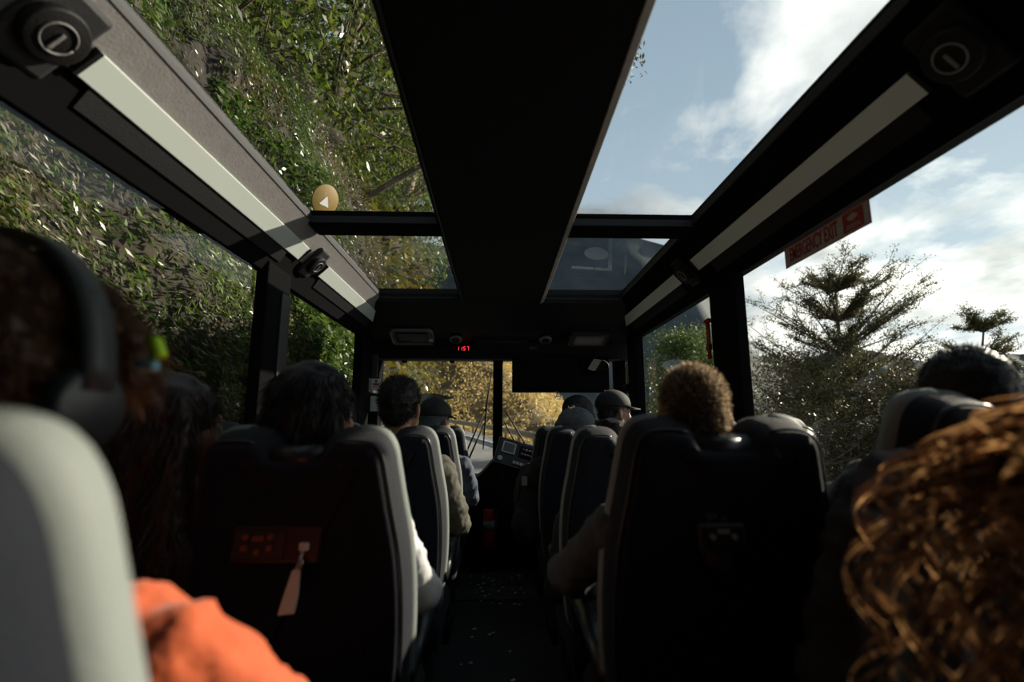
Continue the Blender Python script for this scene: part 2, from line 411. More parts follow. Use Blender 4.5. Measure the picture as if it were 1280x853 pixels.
def pane(n, pts, m, th=.006, d=(1, 0, 0)):
    d = Vector(d)*th
    v = [Vector(p) for p in pts] + [Vector(p)+d for p in pts]
    mb = MB(); mb._add(v, [(0, 1, 2, 3)]); mb.bm.verts.ensure_lookup_table()
    o = struct(mb.build('window_%d' % n, m)); return o
pane(1, [(XL-.01, -.32, SILL), (XL-.01, 2.26, SILL), (XL-.01, 2.26, .76), (XL-.01, -.32, .76)], G_SIDE)
pane(2, [(XL-.01, 2.42, SILL), (XL-.01, 4.0, SILL), (XL-.01, 4.0, .76), (XL-.01, 2.42, .76)], G_SIDE)
pane(3, [(XR+.01, .1, SILL), (XR+.01, 2.3, SILL), (XR+.01, 2.3, .76), (XR+.01, .1, .76)], G_SIDE)
pane(4, [(XR+.01, 2.5, SILL), (XR+.01, 4.04, SILL), (XR+.01, 4.04, .76), (XR+.01, 2.5, .76)], G_SIDE)
pane(5, [(-.935, .5, 1.012), (-.29, .5, 1.03), (-.29, 2.35, 1.03), (-.935, 2.35, 1.012)], G_ROOF)
pane(6, [(-.935, 2.45, 1.012), (-.29, 2.45, 1.03), (-.29, 3.8, 1.03), (-.935, 3.8, 1.012)], G_ROOF)
pane(7, [(.35, .5, 1.03), (.985, .5, 1.012), (.985, 2.35, 1.012), (.35, 2.35, 1.03)], G_ROOF)
pane(8, [(.35, 2.45, 1.03), (.985, 2.45, 1.012), (.985, 3.8, 1.012), (.35, 3.8, 1.03)], G_ROOF)
pane(9, [(-1.08, 4.66, -.5), (-.04, 4.66, -.5), (-.04, 4.66, .61), (-1.08, 4.66, .61)], G_WIND)
pane(10, [(.04, 4.66, -.5), (1.12, 4.66, -.5), (1.12, 4.66, .61), (.04, 4.66, .61)], G_WIND)
pane(11, [(XR+.01, 4.26, SILL), (XR+.01, 4.62, SILL), (XR+.01, 4.62, .76), (XR+.01, 4.26, .76)], G_SIDE)
# thin dark gaskets round the roof glass
k = 30
for (x0, x1) in ((-.935, -.29), (.34, .985)):
    for (y0, y1) in ((.52, 2.34), (2.46, 3.80)):
        g = MB(); g.bb(x0, x0+.014, y0, y1, .994, 1.03); g.bb(x1-.014, x1, y0, y1, .994, 1.03); g.bb(x0, x1, y1-.012, y1, .985, 1.02)
        struct(g.build('trim_%d' % k, M['rubber'])); k += 1

# ------------------------------------------------------------------ seats
def catmull(pts, n=6):
    out = []
    for i in range(len(pts)-1):
        p0 = pts[max(i-1, 0)]; p1 = pts[i]; p2 = pts[i+1]; p3 = pts[min(i+2, len(pts)-1)]
        for j in range(n):
            t = j/n
            out.append(tuple(.5*((2*b) + (-a+c)*t + (2*a-5*b+4*c-d)*t*t + (-a+3*b-3*c+d)*t**3) for a, b, c, d in zip(p0, p1, p2, p3)))
    out.append(pts[-1]); return out
half = [(.0, .0), (.12, .0), (.195, .012), (.215, .10), (.228, .22), (.232, .34), (.226, .46), (.208, .57), (.197, .64), (.188, .685), (.168, .709), (.120, .715), (.080, .706), (.058, .678), (.035, .672), (0, .672)]
half = catmull(half, 4)
outline = half + [(-x, h) for x, h in half[-2:0:-1]]
TILT = R(11)
def seat_pt(x, t, h):           # t: depth forward from the rear face, h: height above the cushion
    y = t*math.cos(TILT) + (.715-h)*math.sin(TILT); z = h*math.cos(TILT) + t*math.sin(TILT)
    return (x, y, z-.715*math.cos(TILT))
def offs(poly, d):
    n = len(poly); out = []
    for i in range(n):
        a = Vector(poly[i-1]); b = Vector(poly[(i+1) % n]); t = (b-a).normalized() if (b-a).length > 1e-9 else Vector((1, 0))
        nn = Vector((t.y, -t.x)); out.append((poly[i][0]+nn.x*d, poly[i][1]+nn.y*d))
    return out
def make_seat(name_label):
    root = empty('coach_seat', (0, 0, 0), name_label, 'seat', 'coach seats')
    m = MB(); layers = []
    for t, d in ((.004, -.05), (0.0, -.016), (.006, -.004), (.018, 0), (.05, .012), (.09, .022), (.12, .014), (.135, -.01), (.128, -.05)):
        o = offs(outline, d)
        layers.append([m.bm.verts.new(seat_pt(x, t, h)) for x, h in o])
    n = len(outline)
    for a, b in zip(layers, layers[1:]):
        for i in range(n): m.bm.faces.new([a[i], a[(i+1) % n], b[(i+1) % n], b[i]])
    for ly in (layers[0], layers[-1]):
        f = m.bm.faces.new(ly); bmesh.ops.triangulate(m.bm, faces=[f])
    m.build('backrest', M['navy'], root, True)
    # grey side bolsters, left and right
    nh = len(half)
    top = max(range(nh), key=lambda i: half[i][1])
    for s in (1, -1):
        m = MB(); rings = []
        for i in range(6, top+3):
            (x, h) = offs(outline, 0)[i] ; a = Vector(offs(outline, 1)[i])-Vector((x, h))
            f = min(1, (i-5)/3, (top+3-i)/4)
            ring = []
            for t, d in ((.072, .012), (.075, .018), (.084, .023), (.092, .026), (.118, .020), (.134, .0), (.09, -.004)):
                dd = d*1.0 if f >= 1 else d*f-.004*(1-f)
                ring.append(m.bm.verts.new(seat_pt(s*(x+a.x*dd), t, h+a.y*dd)))
            rings.append(ring)
        for p, q in zip(rings, rings[1:]):
            for j in range(7): m.bm.faces.new([p[j], p[(j+1) % 7], q[(j+1) % 7], q[j]])
        m.bm.faces.new(rings[0]); m.bm.faces.new(rings[-1])
        m.build('side_bolster', M['bolster'], root, True)
        pts = [seat_pt(s*x, .016, h) for x, h in offs(outline, .004)[8:top+4]]
        MB().tube(pts, .0035, 6).build('piping', M['vinyl'], root, True)
    a = seat_pt(-.058, .05, .672); b = seat_pt(.058, .05, .672)
    MB().tube([a, b], .030, 16).build('head_bolster', M['vinyl'], root, True)
    # cushion, armrests, pedestal
    zc = -.72
    MB().box((0, .40, zc-.03), (.45, .48, .13), None, .04).build('cushion', M['navy'], root, True)
    for s in (1, -1):
        ar = MB(); ar.tube([seat_pt(s*.235, .08, .14)] + [(s*.24, .36, -.50), (s*.24, .52, -.49)], [.022, .026, .028], 10)
        ar.ball((s*.24, .525, -.49), .028, 12); ar.build('armrest', M['vinyl'], root, True)
        MB().box((s*.17, .36, -.945), (.035, .05, .39), None, .006).box((s*.17, .38, -1.125), (.05, .40, .03), None, .006).build('leg', M['metal'], root)
    MB().box((0, .38, -.80), (.42, .40, .04), None, .008).build('seat_frame', M['rubber'], root)
    return root
def children(o): return [c for c in bpy.data.objects if c.parent == o]
def copy_tree(o, parent=None):
    c = o.copy(); COL.objects.link(c)
    if parent is not None: c.parent = parent
    for ch in children(o): copy_tree(ch, c)
    return c

proto = make_seat('x')
used = False
def place_seat(x, y, label, rz=0, ztop=0.0):
    global used
    o = copy_tree(proto) if used else proto
    used = True
    o.location = (x, y, ztop); o.rotation_euler.z = rz; o['label'] = label; return o
protos = list(proto.children)
ROWL = [.185, 1.11, 1.90, 2.70, 3.50]; ROWR = [-.16, 1.03, 1.74, 2.68, 3.46]
lab = {0: 'nearest', 1: 'second', 2: 'third', 3: 'fourth', 4: 'fifth'}
SEATS = {}
SEATS['l0'] = place_seat(-.433, ROWL[0], 'nearest coach seat, its pale grey side filling the lower left corner', 0, -.03)
for i in (1, 2, 3, 4):
    SEATS['l%d' % i] = place_seat(-.447, ROWL[i], ['', 'navy aisle seat with an orange-lit power panel and pale grey side', 'navy seat on the left aisle right ahead of the white sleeve', 'left aisle seat behind the passenger in the dark cap', 'smallest left aisle seat, nearest the windscreen'][i], 0, -.04)
SEATS['r0'] = place_seat(.53, ROWR[0], 'right aisle seat carrying the curly-haired woman')
for i in (1, 2, 3, 4):
    SEATS['r%d' % i] = place_seat(.485, ROWR[i], ['', 'large dark navy seat at lower right, behind the short blond hair', 'navy right aisle seat just ahead of the large dark one', 'right aisle seat behind the grey knitted hat', 'smallest right aisle seat, nearest the dashboard'][i], 0, -.015 if i == 1 else -.04)
for i in (0, 1, 2, 3):
    SEATS['wl%d' % i] = place_seat(-.955 if i else -.975, ROWL[i]+.02, ['window seat at the far left edge beside the headphones wearer', 'left window seat that the woman in profile sits in', 'left window seat ahead of the woman in profile', 'left window seat by the second pillar'][i], 0, -.02)
SEATS['wr1'] = place_seat(.98, 0.86, 'right window seat with rounded grey shoulder, carrying the dark-haired man', 0, .03)
for i in (2, 3):
    SEATS['wr%d' % i] = place_seat(.965, ROWR[i]+.05, ['', '', 'right window seat peeping out past the large navy seat', 'right window seat of the man in the peaked cap'][i], 0, -.01)

# seatback power panels
def power_panel(seat, lit, label_scr):
    base = wloc(seat)
    r = lit
    def P(x, t, h): return Vector(seat_pt(x, t, h))
    x0 = 0.0
    rot = Matrix.Rotation(-TILT, 4, 'X')
    root = bpy.data.objects.new('power_panel', None); COL.objects.link(root); root.parent = seat
    root.location = P(-.03 if lit else -.02, -.004, .50 if lit else .50)
    pm = M['panelbounce'] if lit else M['blackplastic']
    MB().box((0, 0, 0), (.19 if lit else .10, .012, .078 if lit else .055), rot, .006).build('bezel', M['panelbezel'] if lit else M['darkgrey'], root, world=False)
    MB().box(rot @ Vector((-.035 if lit else 0, -.008, -.002)), (.11 if lit else .085, .006, .058 if lit else .042), rot, .004).build('socket_plate', pm, root, world=False)
    mb = MB()
    for dx, dz in ((-.062, .013), (-.062, -.009), (-.008, .013), (-.008, -.009), (-.034, -.017)) if lit else ((-.025, .0), (.02, .0)):
        mb.cyl(rot @ Vector((dx, -.014, dz)), .0065, .008, rot=rot, axis='y', n=14)
    mb.box(rot @ Vector((-.035 if lit else 0, -.013, .010)), (.026, .006, .011), rot, .002)
    mb.build('socket', M['socket'] if lit else M['greyplastic'], root, world=False)
    return root
M['panelbounce'] = mat('panel_orange_bounce', (.03, .010, .008), .45)  # light bounced off the orange jacket, mixed into the plate colour
M['panelbezel'] = mat('bezel_orange_bounce', (.028, .007, .005), .4)  # same orange bounce put into the bezel colour
M['socket'] = mat('sockets_orange_bounce', (.20, .05, .02), .4)  # sockets tinted with the jacket's bounced light
power_panel(SEATS['l1'], True, '')
power_panel(SEATS['r1'], False, '')
power_panel(SEATS['l2'], False, '')

# charging cable hanging from the lit panel
b = wloc(SEATS['l1']) + Vector(seat_pt(.035, -.02, .50))
tg = empty('charging_cable', b, 'pale charging cable with a folded white tag hanging from the orange-lit panel', 'cable')
MB().box(b+Vector((0, 0, .0)), (.020, .012, .016), None, .003).build('plug', M['white'], tg)
MB().tube([b, b+Vector((-.006, -.004, -.03)), b+Vector((-.014, -.006, -.055)), b+Vector((-.012, -.006, -.075))], .003, 8).build('cord', M['white'], tg, True)
t0 = b+Vector((-.012, -.008, -.045))
m = MB(); m.prism([(t0.x-.006, t0.z), (t0.x+.010, t0.z+.002), (t0.x+.010, t0.z-.05), (t0.x+.004, t0.z-.085), (t0.x-.030, t0.z-.088), (t0.x-.022, t0.z-.055)], 'y', t0.y-.003, t0.y+.003, .0015)
m.build('tag', M['paper'], tg)
MB().ball(t0+Vector((.012, -.002, .012)), (.006, .006, .012), 10).build('clip', M['metal'], tg, True)

# ------------------------------------------------------------------ people
def remesh(prims, vox, name, m, parent=None, smooth=3, disp=None, root=None):
    """prims: ('c',p0,p1,r0,r1) tapered capsule, ('e',centre,radii,matrix) ellipsoid -> one continuous surface"""
    mb = MB()
    for p in prims:
        if p[0] == 'c':
            a, b_, r0, r1 = Vector(p[1]), Vector(p[2]), p[3], p[4]
            n = 6; d = b_-a
            if d.length < 1e-6: continue
            u = d.normalized(); pts = []; rs = []
            for i in range(4):
                t = math.pi/2*(i/3.5); pts.append(a-u*r0*math.cos(t)*.999); rs.append(max(.0008, r0*math.sin(t)))
            pts.append(a); rs.append(r0); pts.append(b_); rs.append(r1)
            for i in range(3, -1, -1):
                t = math.pi/2*(i/3.5); pts.append(b_+u*r1*math.cos(t)*.999); rs.append(max(.0008, r1*math.sin(t)))
            mb.tube(pts, rs, 14)
        else:
            mb.ball(p[1], p[2], 24, p[3] if len(p) > 3 else None)
    bmesh.ops.recalc_face_normals(mb.bm, faces=mb.bm.faces)
    me = bpy.data.meshes.new('t'); mb.bm.to_mesh(me); mb.bm.free()
    o = bpy.data.objects.new('t', me); COL.objects.link(o)
    r = o.modifiers.new('r', 'REMESH'); r.mode = 'VOXEL'; r.voxel_size = vox
    s = o.modifiers.new('s', 'SMOOTH'); s.iterations = smooth; s.factor = .5
    if disp:
        tx = bpy.data.textures.new('cl', 'CLOUDS'); tx.noise_scale = disp[1]; tx.noise_depth = 2
        d_ = o.modifiers.new('d', 'DISPLACE'); d_.texture = tx; d_.strength = disp[0]; d_.texture_coords = 'GLOBAL'; d_.mid_level = .5
    dg = bpy.context.evaluated_depsgraph_get(); dg.update()
    me2 = bpy.data.meshes.new_from_object(o.evaluated_get(dg))
    bpy.data.objects.remove(o); bpy.data.meshes.remove(me)
    me2.materials.clear()
    return link(name, me2, m, parent, True)

def headmat(h, yaw, pitch=0, roll=0):
    return Matrix.Translation(h) @ Matrix.Rotation(yaw, 4, 'Z') @ Matrix.Rotation(roll, 4, 'Y') @ Matrix.Rotation(-pitch, 4, 'X')

def strands(name, o_surface, m, parent, n, length, width, flow, cond=None, segs=2, jit=.4):
    """short hairs standing on a surface mesh"""
    me = o_surface.data; off = wloc(o_surface)
    P = np.empty(len(me.vertices)*3, 'f'); me.vertices.foreach_get('co', P); P = P.reshape(-1, 3) + np.array(off)
    Nn = np.empty(len(me.vertices)*3, 'f'); me.vertices.foreach_get('normal', Nn); Nn = Nn.reshape(-1, 3)
    if cond is not None:
        keep = cond(P); P = P[keep]; Nn = Nn[keep]
    idx = nrs.randint(0, len(P), n)
    p = P[idx]; d = Nn[idx] + flow(p, Nn[idx]) + nrs.normal(size=(n, 3))*jit
    d /= np.linalg.norm(d, axis=1)[:, None]
    s = np.cross(d, nrs.normal(size=(n, 3))); s /= np.linalg.norm(s, axis=1)[:, None]
    l = length*nrs.uniform(.6, 1.2, (n, 1))
    bend = nrs.normal(size=(n, 3))*.25*l
    a = p - s*width; b = p + s*width; c = p + d*l*.55 + s*width*.8 + bend*.3; e = p + d*l*.55 - s*width*.8 + bend*.3; tip = p+d*l+bend
    v = np.stack([a, b, c, e, tip + s*width*.2, tip - s*width*.2], 1).reshape(-1, 3)
    k_ = np.arange(n)[:, None]*6
    q = np.concatenate([k_+[0, 1, 2, 3], k_+[3, 2, 4, 5]], 0)
    return link(name, np_mesh(v, q), m, parent)

def person(label, head, yaw=0, pitch=0, x=None, yseat=0, cloth='jblack', skin='skin', trouser='trousers', relbow=None, lelbow=None, rhand=None, lhand=None, shz=-.26, shw=.185, hz=-.60, crumple=.012, scarf=False, hood=False, inf=1.0):
    H = Vector(head); x = H.x if x is None else x
    S = Vector(((H.x+x)/2, H.y-.01, H.z+shz)); HP = Vector((x, yseat+.37, hz))
    RS = S+Vector((shw, 0, 0)); LS = S-Vector((shw, 0, 0))
    RE = Vector(relbow) if relbow else RS+Vector((.06, .10, -.27)); LE = Vector(lelbow) if lelbow else LS+Vector((-.05, .10, -.27))
    RH = Vector(rhand) if rhand else Vector((x+.09, yseat+.66, hz+.08)); LH = Vector(lhand) if lhand else Vector((x-.09, yseat+.66, hz+.08))
    HM = headmat(H, yaw, pitch); T = lambda *p: HM @ Vector(p); HR = HM.to_3x3().to_4x4()
    pr = []
    # head
    pr += [('e', T(0, -.012, .03), (.073, .092, .083), HR), ('e', T(0, .035, -.03), (.060, .060, .078), HR), ('e', T(0, .050, -.088), (.034, .034, .026), HR),
           ('c', T(0, .088, .012), T(0, .108, -.030), .008, .013), ('e', T(.014, .094, -.034), (.010, .010, .008), HR), ('e', T(-.014, .094, -.034), (.010, .010, .008), HR),
           ('c', T(-.038, .078, .022), T(.038, .078, .022), .011, .011), ('e', T(0, .090, -.062), (.024, .010, .007), HR), ('e', T(0, .087, -.072), (.020, .010, .008), HR),
           ('e', T(.043, .06, -.03), (.02, .02, .022), HR), ('e', T(-.043, .06, -.03), (.02, .02, .022), HR),
           ('c', T(-.055, .0, -.055), T(0, .06, -.092), .022, .022), ('c', T(.055, .0, -.055), T(0, .06, -.092), .022, .022)]
    for s in (1, -1):
        pr += [('e', T(s*.079, -.012, -.012), (.009, .018, .032), HR @ Matrix.Rotation(s*.35, 4, 'Z')), ('e', T(s*.076, -.004, -.036), (.009, .010, .012), HR)]
    pr += [('c', T(0, -.02, -.05), S+Vector((0, -.01, .05)), .052, .058)]
    # torso
    pr += [('c', LS*.75+RS*.25, RS*.75+LS*.25, .07, .07), ('e', S*.72+HP*.28, (.15, .10, .17)), ('e', S*.4+HP*.6, (.135, .095, .15)), ('e', HP, (.155, .115, .11)), ('c', S, HP, .085, .10)]
    legs = []; 
    for s in (1, -1):
        K = HP+Vector((s*.11, .42, .02)); A = Vector((K.x, K.y+.02, FLOOR+.09))
        legs += [(HP+Vector((s*.08, 0, -.01)), K, A)]
        pr += [('c', HP+Vector((s*.08, 0, -.01)), K, .068, .048), ('c', K, A, .046, .032), ('c', A+Vector((0, -.02, -.055)), A+Vector((0, .13, -.06)), .026, .024)]
    for (s, sh, el, ha) in ((1, RS, RE, RH), (-1, LS, LE, LH)):
        pr += [('c', sh, el, .044, .036), ('c', el, ha, .036, .023)]
        d = (ha-el).normalized(); side = d.cross(Vector((0, 0, 1))); side = side.normalized() if side.length > .05 else Vector((1, 0, 0)); dn = d.cross(side).normalized()
        if dn.z > 0: dn = -dn
        pc = ha+d*.045
        pr += [('c', ha, pc, .022, .026)]
        for j in range(4):
            o_ = (j-1.5)*.021; b0 = pc+side*o_+d*.02; ln = (.034, .040, .038, .030)[j]
            pr += [('c', pc+side*o_*.7, b0, .011, .0095)]
            b1 = b0+(d*.85+dn*.5)*ln; b2 = b1+(d*.35+dn*.9)*ln*.7; b3 = b2+(dn*.95-d*.2)*ln*.55
            pr += [('c', b0, b1, .009, .0082), ('c', b1, b2, .0082, .0075), ('c', b2, b3, .0075, .0066)]
        tb = ha+d*.012-side*s*.022
        t1 = tb+(d*.7-side*s*.7)*.032; t2 = t1+(d*.9+dn*.3)*.028
        pr += [('c', tb, t1, .011, .010), ('c', t1, t2, .010, .008)]
    body = remesh(pr, .0065, 'person', M[skin], None, 2)
    # put the origin at the hips
    body.data.transform(Matrix.Translation(-HP)); body.location = HP
    tag(body, label, 'person')
    # clothes
    g = inf
    c = [('c', LS*.85+RS*.15-Vector((0, 0, .0)), RS*.85+LS*.15, .080*g, .080*g), ('e', S*.72+HP*.28, (.178*g, .125*g, .18)), ('e', S*.4+HP*.6, (.162*g, .122*g, .16)), ('e', HP+Vector((0, 0, .02)), (.175*g, .135*g, .12)), ('c', S, HP, .11*g, .125*g),
         ('c', S+Vector((0, -.01, .03)), S+Vector((0, -.005, .075)), .070, .064)]
    if hood: c += [('e', S+Vector((0, -.065, .05)), (.10, .05, .07)), ('c', S+Vector((-.07, -.03, .05)), S+Vector((.07, -.03, .05)), .045, .045)]
    for (sh, el, ha) in ((RS, RE, RH), (LS, LE, LH)):
        md = sh*.5+el*.5
        c += [('c', sh, md, .068*g, .060*g), ('c', md, el, .060*g, .054*g), ('c', el, el*.45+ha*.55, .055*g, .045*g), ('c', el*.45+ha*.55, ha-(ha-el).normalized()*.02, .045*g, .035)]
    remesh(c, .010, 'jacket', M[cloth], body, 3, (crumple, .05))
    lg = [('e', HP+Vector((0, 0, -.02)), (.170, .128, .095))]
    for h_, K, A in legs: lg += [('c', h_, K, .082, .062), ('c', K, A+Vector((0, 0, .03)), .060, .050)]
    remesh(lg, .012, 'trousers', M[trouser], body, 2, (.006, .05))
    for h_, K, A in legs:
        remesh([('c', A+Vector((0, -.025, -.045)), A+Vector((0, .06, -.045)), .038, .036), ('c', A+Vector((0, .06, -.05)), A+Vector((0, .15, -.058)), .036, .028), ('c', A+Vector((0, -.015, -.02)), A+Vector((0, -.01, .02)), .040, .040)], .009, 'shoe', M['shoe'], body, 2)
    for s in (1, -1):
        MB().ball(T(s*.031, .078, .002), .0125, 12).build('eye', M['eyew'], body, True)
    return body, HM

def short_hair(body, HM, m, n=5000, ln=.022, ms=None, r=(.084, .104, .092), jit=.35, back=True, wd=.0009):
    T = lambda *p: HM @ Vector(p); HR = HM.to_3x3().to_4x4()
    pr = [('e', T(0, -.022, .040), r, HR)]
    if back: pr += [('e', T(0, -.062, -.015), (.066, .045, .058), HR), ('e', T(0, -.060, -.05), (.045, .032, .03), HR)]
    h = remesh(pr, .007, 'hair', m, body, 2, (.012, .03))
    ax = np.array(HM.to_3x3() @ Vector((0, .5, .4)))
    strands('hair_strand_layer', h, ms or m, h, n, ln, wd, lambda p, nn: np.tile(ax*.6, (len(p), 1)), (lambda P: np.min([np.linalg.norm(P-np.array(T(s*.08, -.01, -.016)), axis=1) for s in (1, -1)], axis=0) > .034) if n > 6000 else None, jit=jit)['kind'] = 'stuff'
    return h

def long_hair(body, HM, m, length=.30, wide=.095, n=5000, face_open=True, ms=None):
    T = lambda *p: HM @ Vector(p); HR = HM.to_3x3().to_4x4()
    pr = [('e', T(0, -.022, .038), (.088, .108, .094), HR), ('e', T(0, -.05, -.04), (wide, .075, .12), HR)]
    for s in (1, -1): pr += [('c', T(s*.072, -.02, .02), T(s*(wide+.0), -.03, -length*.6), .030, .038), ('c', T(s*(wide), -.03, -length*.6), T(s*(wide-.02), -.04, -length), .036, .02)]
    pr += [('c', T(0, -.07, -.02), T(0, -.085, -length), .065, .04)]
    h = remesh(pr, .008, 'hair', m, body, 3, (.016, .03))
    top = (HM @ Vector((0, 0, .05)))
    strands('hair_strand_layer', h, ms or m, h, n, .05, .0009, lambda p, nn: np.tile([0, 0, -2.2], (len(p), 1)), None, jit=.3)['kind'] = 'stuff'
    return h

def cap(body, HM, m, label=None):
    T = lambda *p: HM @ Vector(p); HR = HM.to_3x3().to_4x4()
    bm_ = bmesh.new(); bmesh.ops.create_uvsphere(bm_, u_segments=32, v_segments=20, radius=1)
    bmesh.ops.bisect_plane(bm_, geom=bm_.verts[:]+bm_.edges[:]+bm_.faces[:], plane_co=(0, 0, -.12), plane_no=(0, 0, 1), clear_inner=True)
    bmesh.ops.scale(bm_, vec=(.093, .114, .094), verts=bm_.verts); bm_.transform(HM @ Matrix.Translation((0, -.012, .042)))
    mb = MB(); mb.join(bm_); r_ = mb.build('cap', m, body, True)
    so_ = r_.modifiers.new('s', 'SOLIDIFY'); so_.thickness = .004
    v = []; n = 14
    for i in range(n+1):
        a = math.pi*(.5+ (i/n-.5)*.78)
        for rr in (1, 1.0):
            pass
        inner = Vector((.088*math.cos(a), -.010+.108*math.sin(a), .030)); 
        s_ = math.sin((i/n)*math.pi)
        outer = Vector((.080*math.cos(a)*1.05, .085+.085*s_**.5, .024-.012*abs(math.cos(a))))
        v.append((inner, outer))
    mb = MB(); 
    for dz in (0, .005):
        pass
    top = [[mb.bm.verts.new(HM @ (p+Vector((0, 0, .004)))) for p in q] for q in v]; bot = [[mb.bm.verts.new(HM @ (p-Vector((0, 0, .002)))) for p in q] for q in v]
    for i in range(n):
        mb.bm.faces.new([top[i][0], top[i][1], top[i+1][1], top[i+1][0]]); mb.bm.faces.new([bot[i][0], bot[i+1][0], bot[i+1][1], bot[i][1]])
        mb.bm.faces.new([top[i][1], bot[i][1], bot[i+1][1], top[i+1][1]]); mb.bm.faces.new([top[i][0], top[i+1][0], bot[i+1][0], bot[i][0]])
    for i in (0, n): mb.bm.faces.new([top[i][0], top[i][1], bot[i][1], bot[i][0]])
    mb.build('brim', m, r_, True)
    mb = MB(); mb.ball(T(0, -.012, .137), (.008, .008, .004), 12); mb.build('button', m, r_, True)
    return r_

# 1 headphones
M['headband'] = mat('headband_plastic', (.05, .055, .06), .5)
b, HM = person('person in an orange jacket wearing big black headphones at the left edge', (-.525, .53, .045), yaw=R(-6), yseat=.24, x=-.47, cloth='jorange', shz=-.275, shw=.19,
               relbow=(-.205, .66, -.40), rhand=(-.30, .86, -.50), crumple=.03)
T = lambda *p: HM @ Vector(p)
HRt = HM.to_3x3().to_4x4()
h = remesh([('e', T(0, -.02, .040), (.094, .112, .100), HRt), ('e', T(0, -.062, -.02), (.085, .06, .075), HRt), ('c', T(.02, .06, .09), T(.065, .085, .02), .045, .032), ('c', T(-.02, .05, .09), T(-.05, .085, .045), .035, .02), ('c', T(-.03, -.08, -.05), T(.03, -.08, -.07), .05, .04)], .007, 'hair', M['hairbrown'], b, 2, (.035, .05))
strands('hair_strand_layer', h, leaf_mat('brown_strands', [(.08, .04, .02), (.20, .11, .06), (.42, .27, .16)], .4), h, 9000, .026, .0012, lambda p, nn: np.tile([.5, .2, -1.5], (len(p), 1)), jit=.5)['kind'] = 'stuff'
hp_ = MB(); arc = []
for i in range(21):
    a = math.pi*i/20; arc.append(T(.122*math.cos(a), -.006, -.01+.168*math.sin(a)))
for p, q in zip(arc, arc[1:]):
    pass
rings = []
for i, p in enumerate(arc):
    a = math.pi*i/20; o_ = HM.to_3x3() @ Vector((math.cos(a), 0, math.sin(a))); f_ = HM.to_3x3() @ Vector((0, 1, 0))
    rings.append([hp_.bm.verts.new(p+f_*sx_*.017+o_*sz_*.006) for sx_, sz_ in ((-1, -1), (1, -1), (1, 1), (-1, 1))])
for p, q in zip(rings, rings[1:]):
    for j in range(4): hp_.bm.faces.new([p[j], p[(j+1) % 4], q[(j+1) % 4], q[j]])
hp_.bm.faces.new(rings[0]); hp_.bm.faces.new(rings[-1])
hb = hp_.build('headphones', M['headband'], b, True)
for s in (1, -1):
    MB().cyl(T(s*.108, -.006, -.028), .043, .034, rot=HRt @ Matrix.Rotation(R(90), 4, 'Y'), bev=.01, n=32).build('ear_cup', M['vinyl'], hb, True)
    MB().cyl(T(s*.088, -.006, -.028), .040, .022, rot=HRt @ Matrix.Rotation(R(90), 4, 'Y'), bev=.008, n=32).build('ear_cushion', M['rubber'], hb, True)
MB().box((-.388, .57, .088), (.012, .016, .026), Matrix.Rotation(R(-25), 4, 'Y'), .004).build('green_glint', M['yellowgreen'], hb, True)  # solid block standing in for a green reflection on the window
MB().box((-.392, .565, .066), (.020, .014, .012), None, .003).build('blue_glint', mat('pale_blue_glint', (.2, .45, .5), .5), hb, True)  # second block, for the pale blue part of that reflection
# 2 woman in profile
b, HM = person('person with long dark brown hair seen in profile beside the left window', (-.765, 1.22, -.005), yaw=R(-38), yseat=ROWL[1], x=-.93, shw=.15, cloth='jblack')
long_hair(b, HM, M['hairdark'], .34, .085)
# 3 white sleeve
b, HM = person('person with long black hair and a white sleeve reaching into the aisle', (-.475, 1.33, .035), yaw=R(-35), yseat=ROWL[1], x=-.46, shw=.17, cloth='jwhite', trouser='jeans',
               relbow=(-.205, 1.44, -.44), rhand=(-.33, 1.68, -.48), crumple=.035)
long_hair(b, HM, M['hairblack'], .20, .10)
# 4
b, HM = person('person with short black hair and sunlit red ear in the middle of the left seats', (-.41, 2.12, .075), yaw=R(-5), yseat=ROWL[2], x=-.44, cloth='jolive', relbow=(-.165, 2.26, -.42), rhand=(-.30, 2.5, -.48), crumple=.03)
short_hair(b, HM, M['hairblack'], 4000, .015)
# 5
b, HM = person('person in a dark cap and blue-grey jacket near the left windscreen', (-.36, 2.92, .025), yaw=R(-25), yseat=ROWL[3], x=-.42, cloth='jblue', relbow=(-.155, 3.05, -.42), rhand=(-.3, 3.3, -.48), crumple=.03)
short_hair(b, HM, M['beanie'], 1500, .012, r=(.080, .098, .085)); cap(b, HM, M['capblack'])
# 6 blond
b, HM = person('person with short sunlit blond hair in the right aisle seat', (.465, 1.19, .018), yaw=R(-8), yseat=ROWR[1], x=.48, cloth='jgrey', hood=True, lelbow=(.185, 1.36, -.38), lhand=(.33, 1.62, -.48), shz=-.25, crumple=.03)
short_hair(b, HM, M['hairbase'], 14000, .011, r=(.071, .096, .084), ms=M['hairblond'], jit=.3, wd=.0006)
# 7
b, HM = person('person with brown hair slouching low behind the second right navy seat', (.435, 1.98, -.10), yaw=R(20), yseat=ROWR[2], x=.46, shw=.16, cloth='jblack')
long_hair(b, HM, leaf_mat('dull_brown_hair', [(.03, .015, .01), (.06, .03, .02)], .2), .2, .085, 3000)
# 8 knitted hat
b, HM = person('person in a grey knitted hat in the right aisle seat', (.455, 2.92, -.03), yaw=0, yseat=ROWR[3], x=.47, cloth='jblack', lelbow=(.17, 3.05, -.40))
short_hair(b, HM, M['hairblack'], 1500, .02)
T = lambda *p: HM @ Vector(p)
kh = remesh([('e', T(0, -.012, .048), (.110, .120, .092)), ('c', T(-.06, -.01, .01), T(.06, -.01, .01), .050, .050), ('e', T(0, -.012, .015), (.108, .122, .04))], .007, 'knitted_hat', M['beanie'], b, 2, (.008, .02))
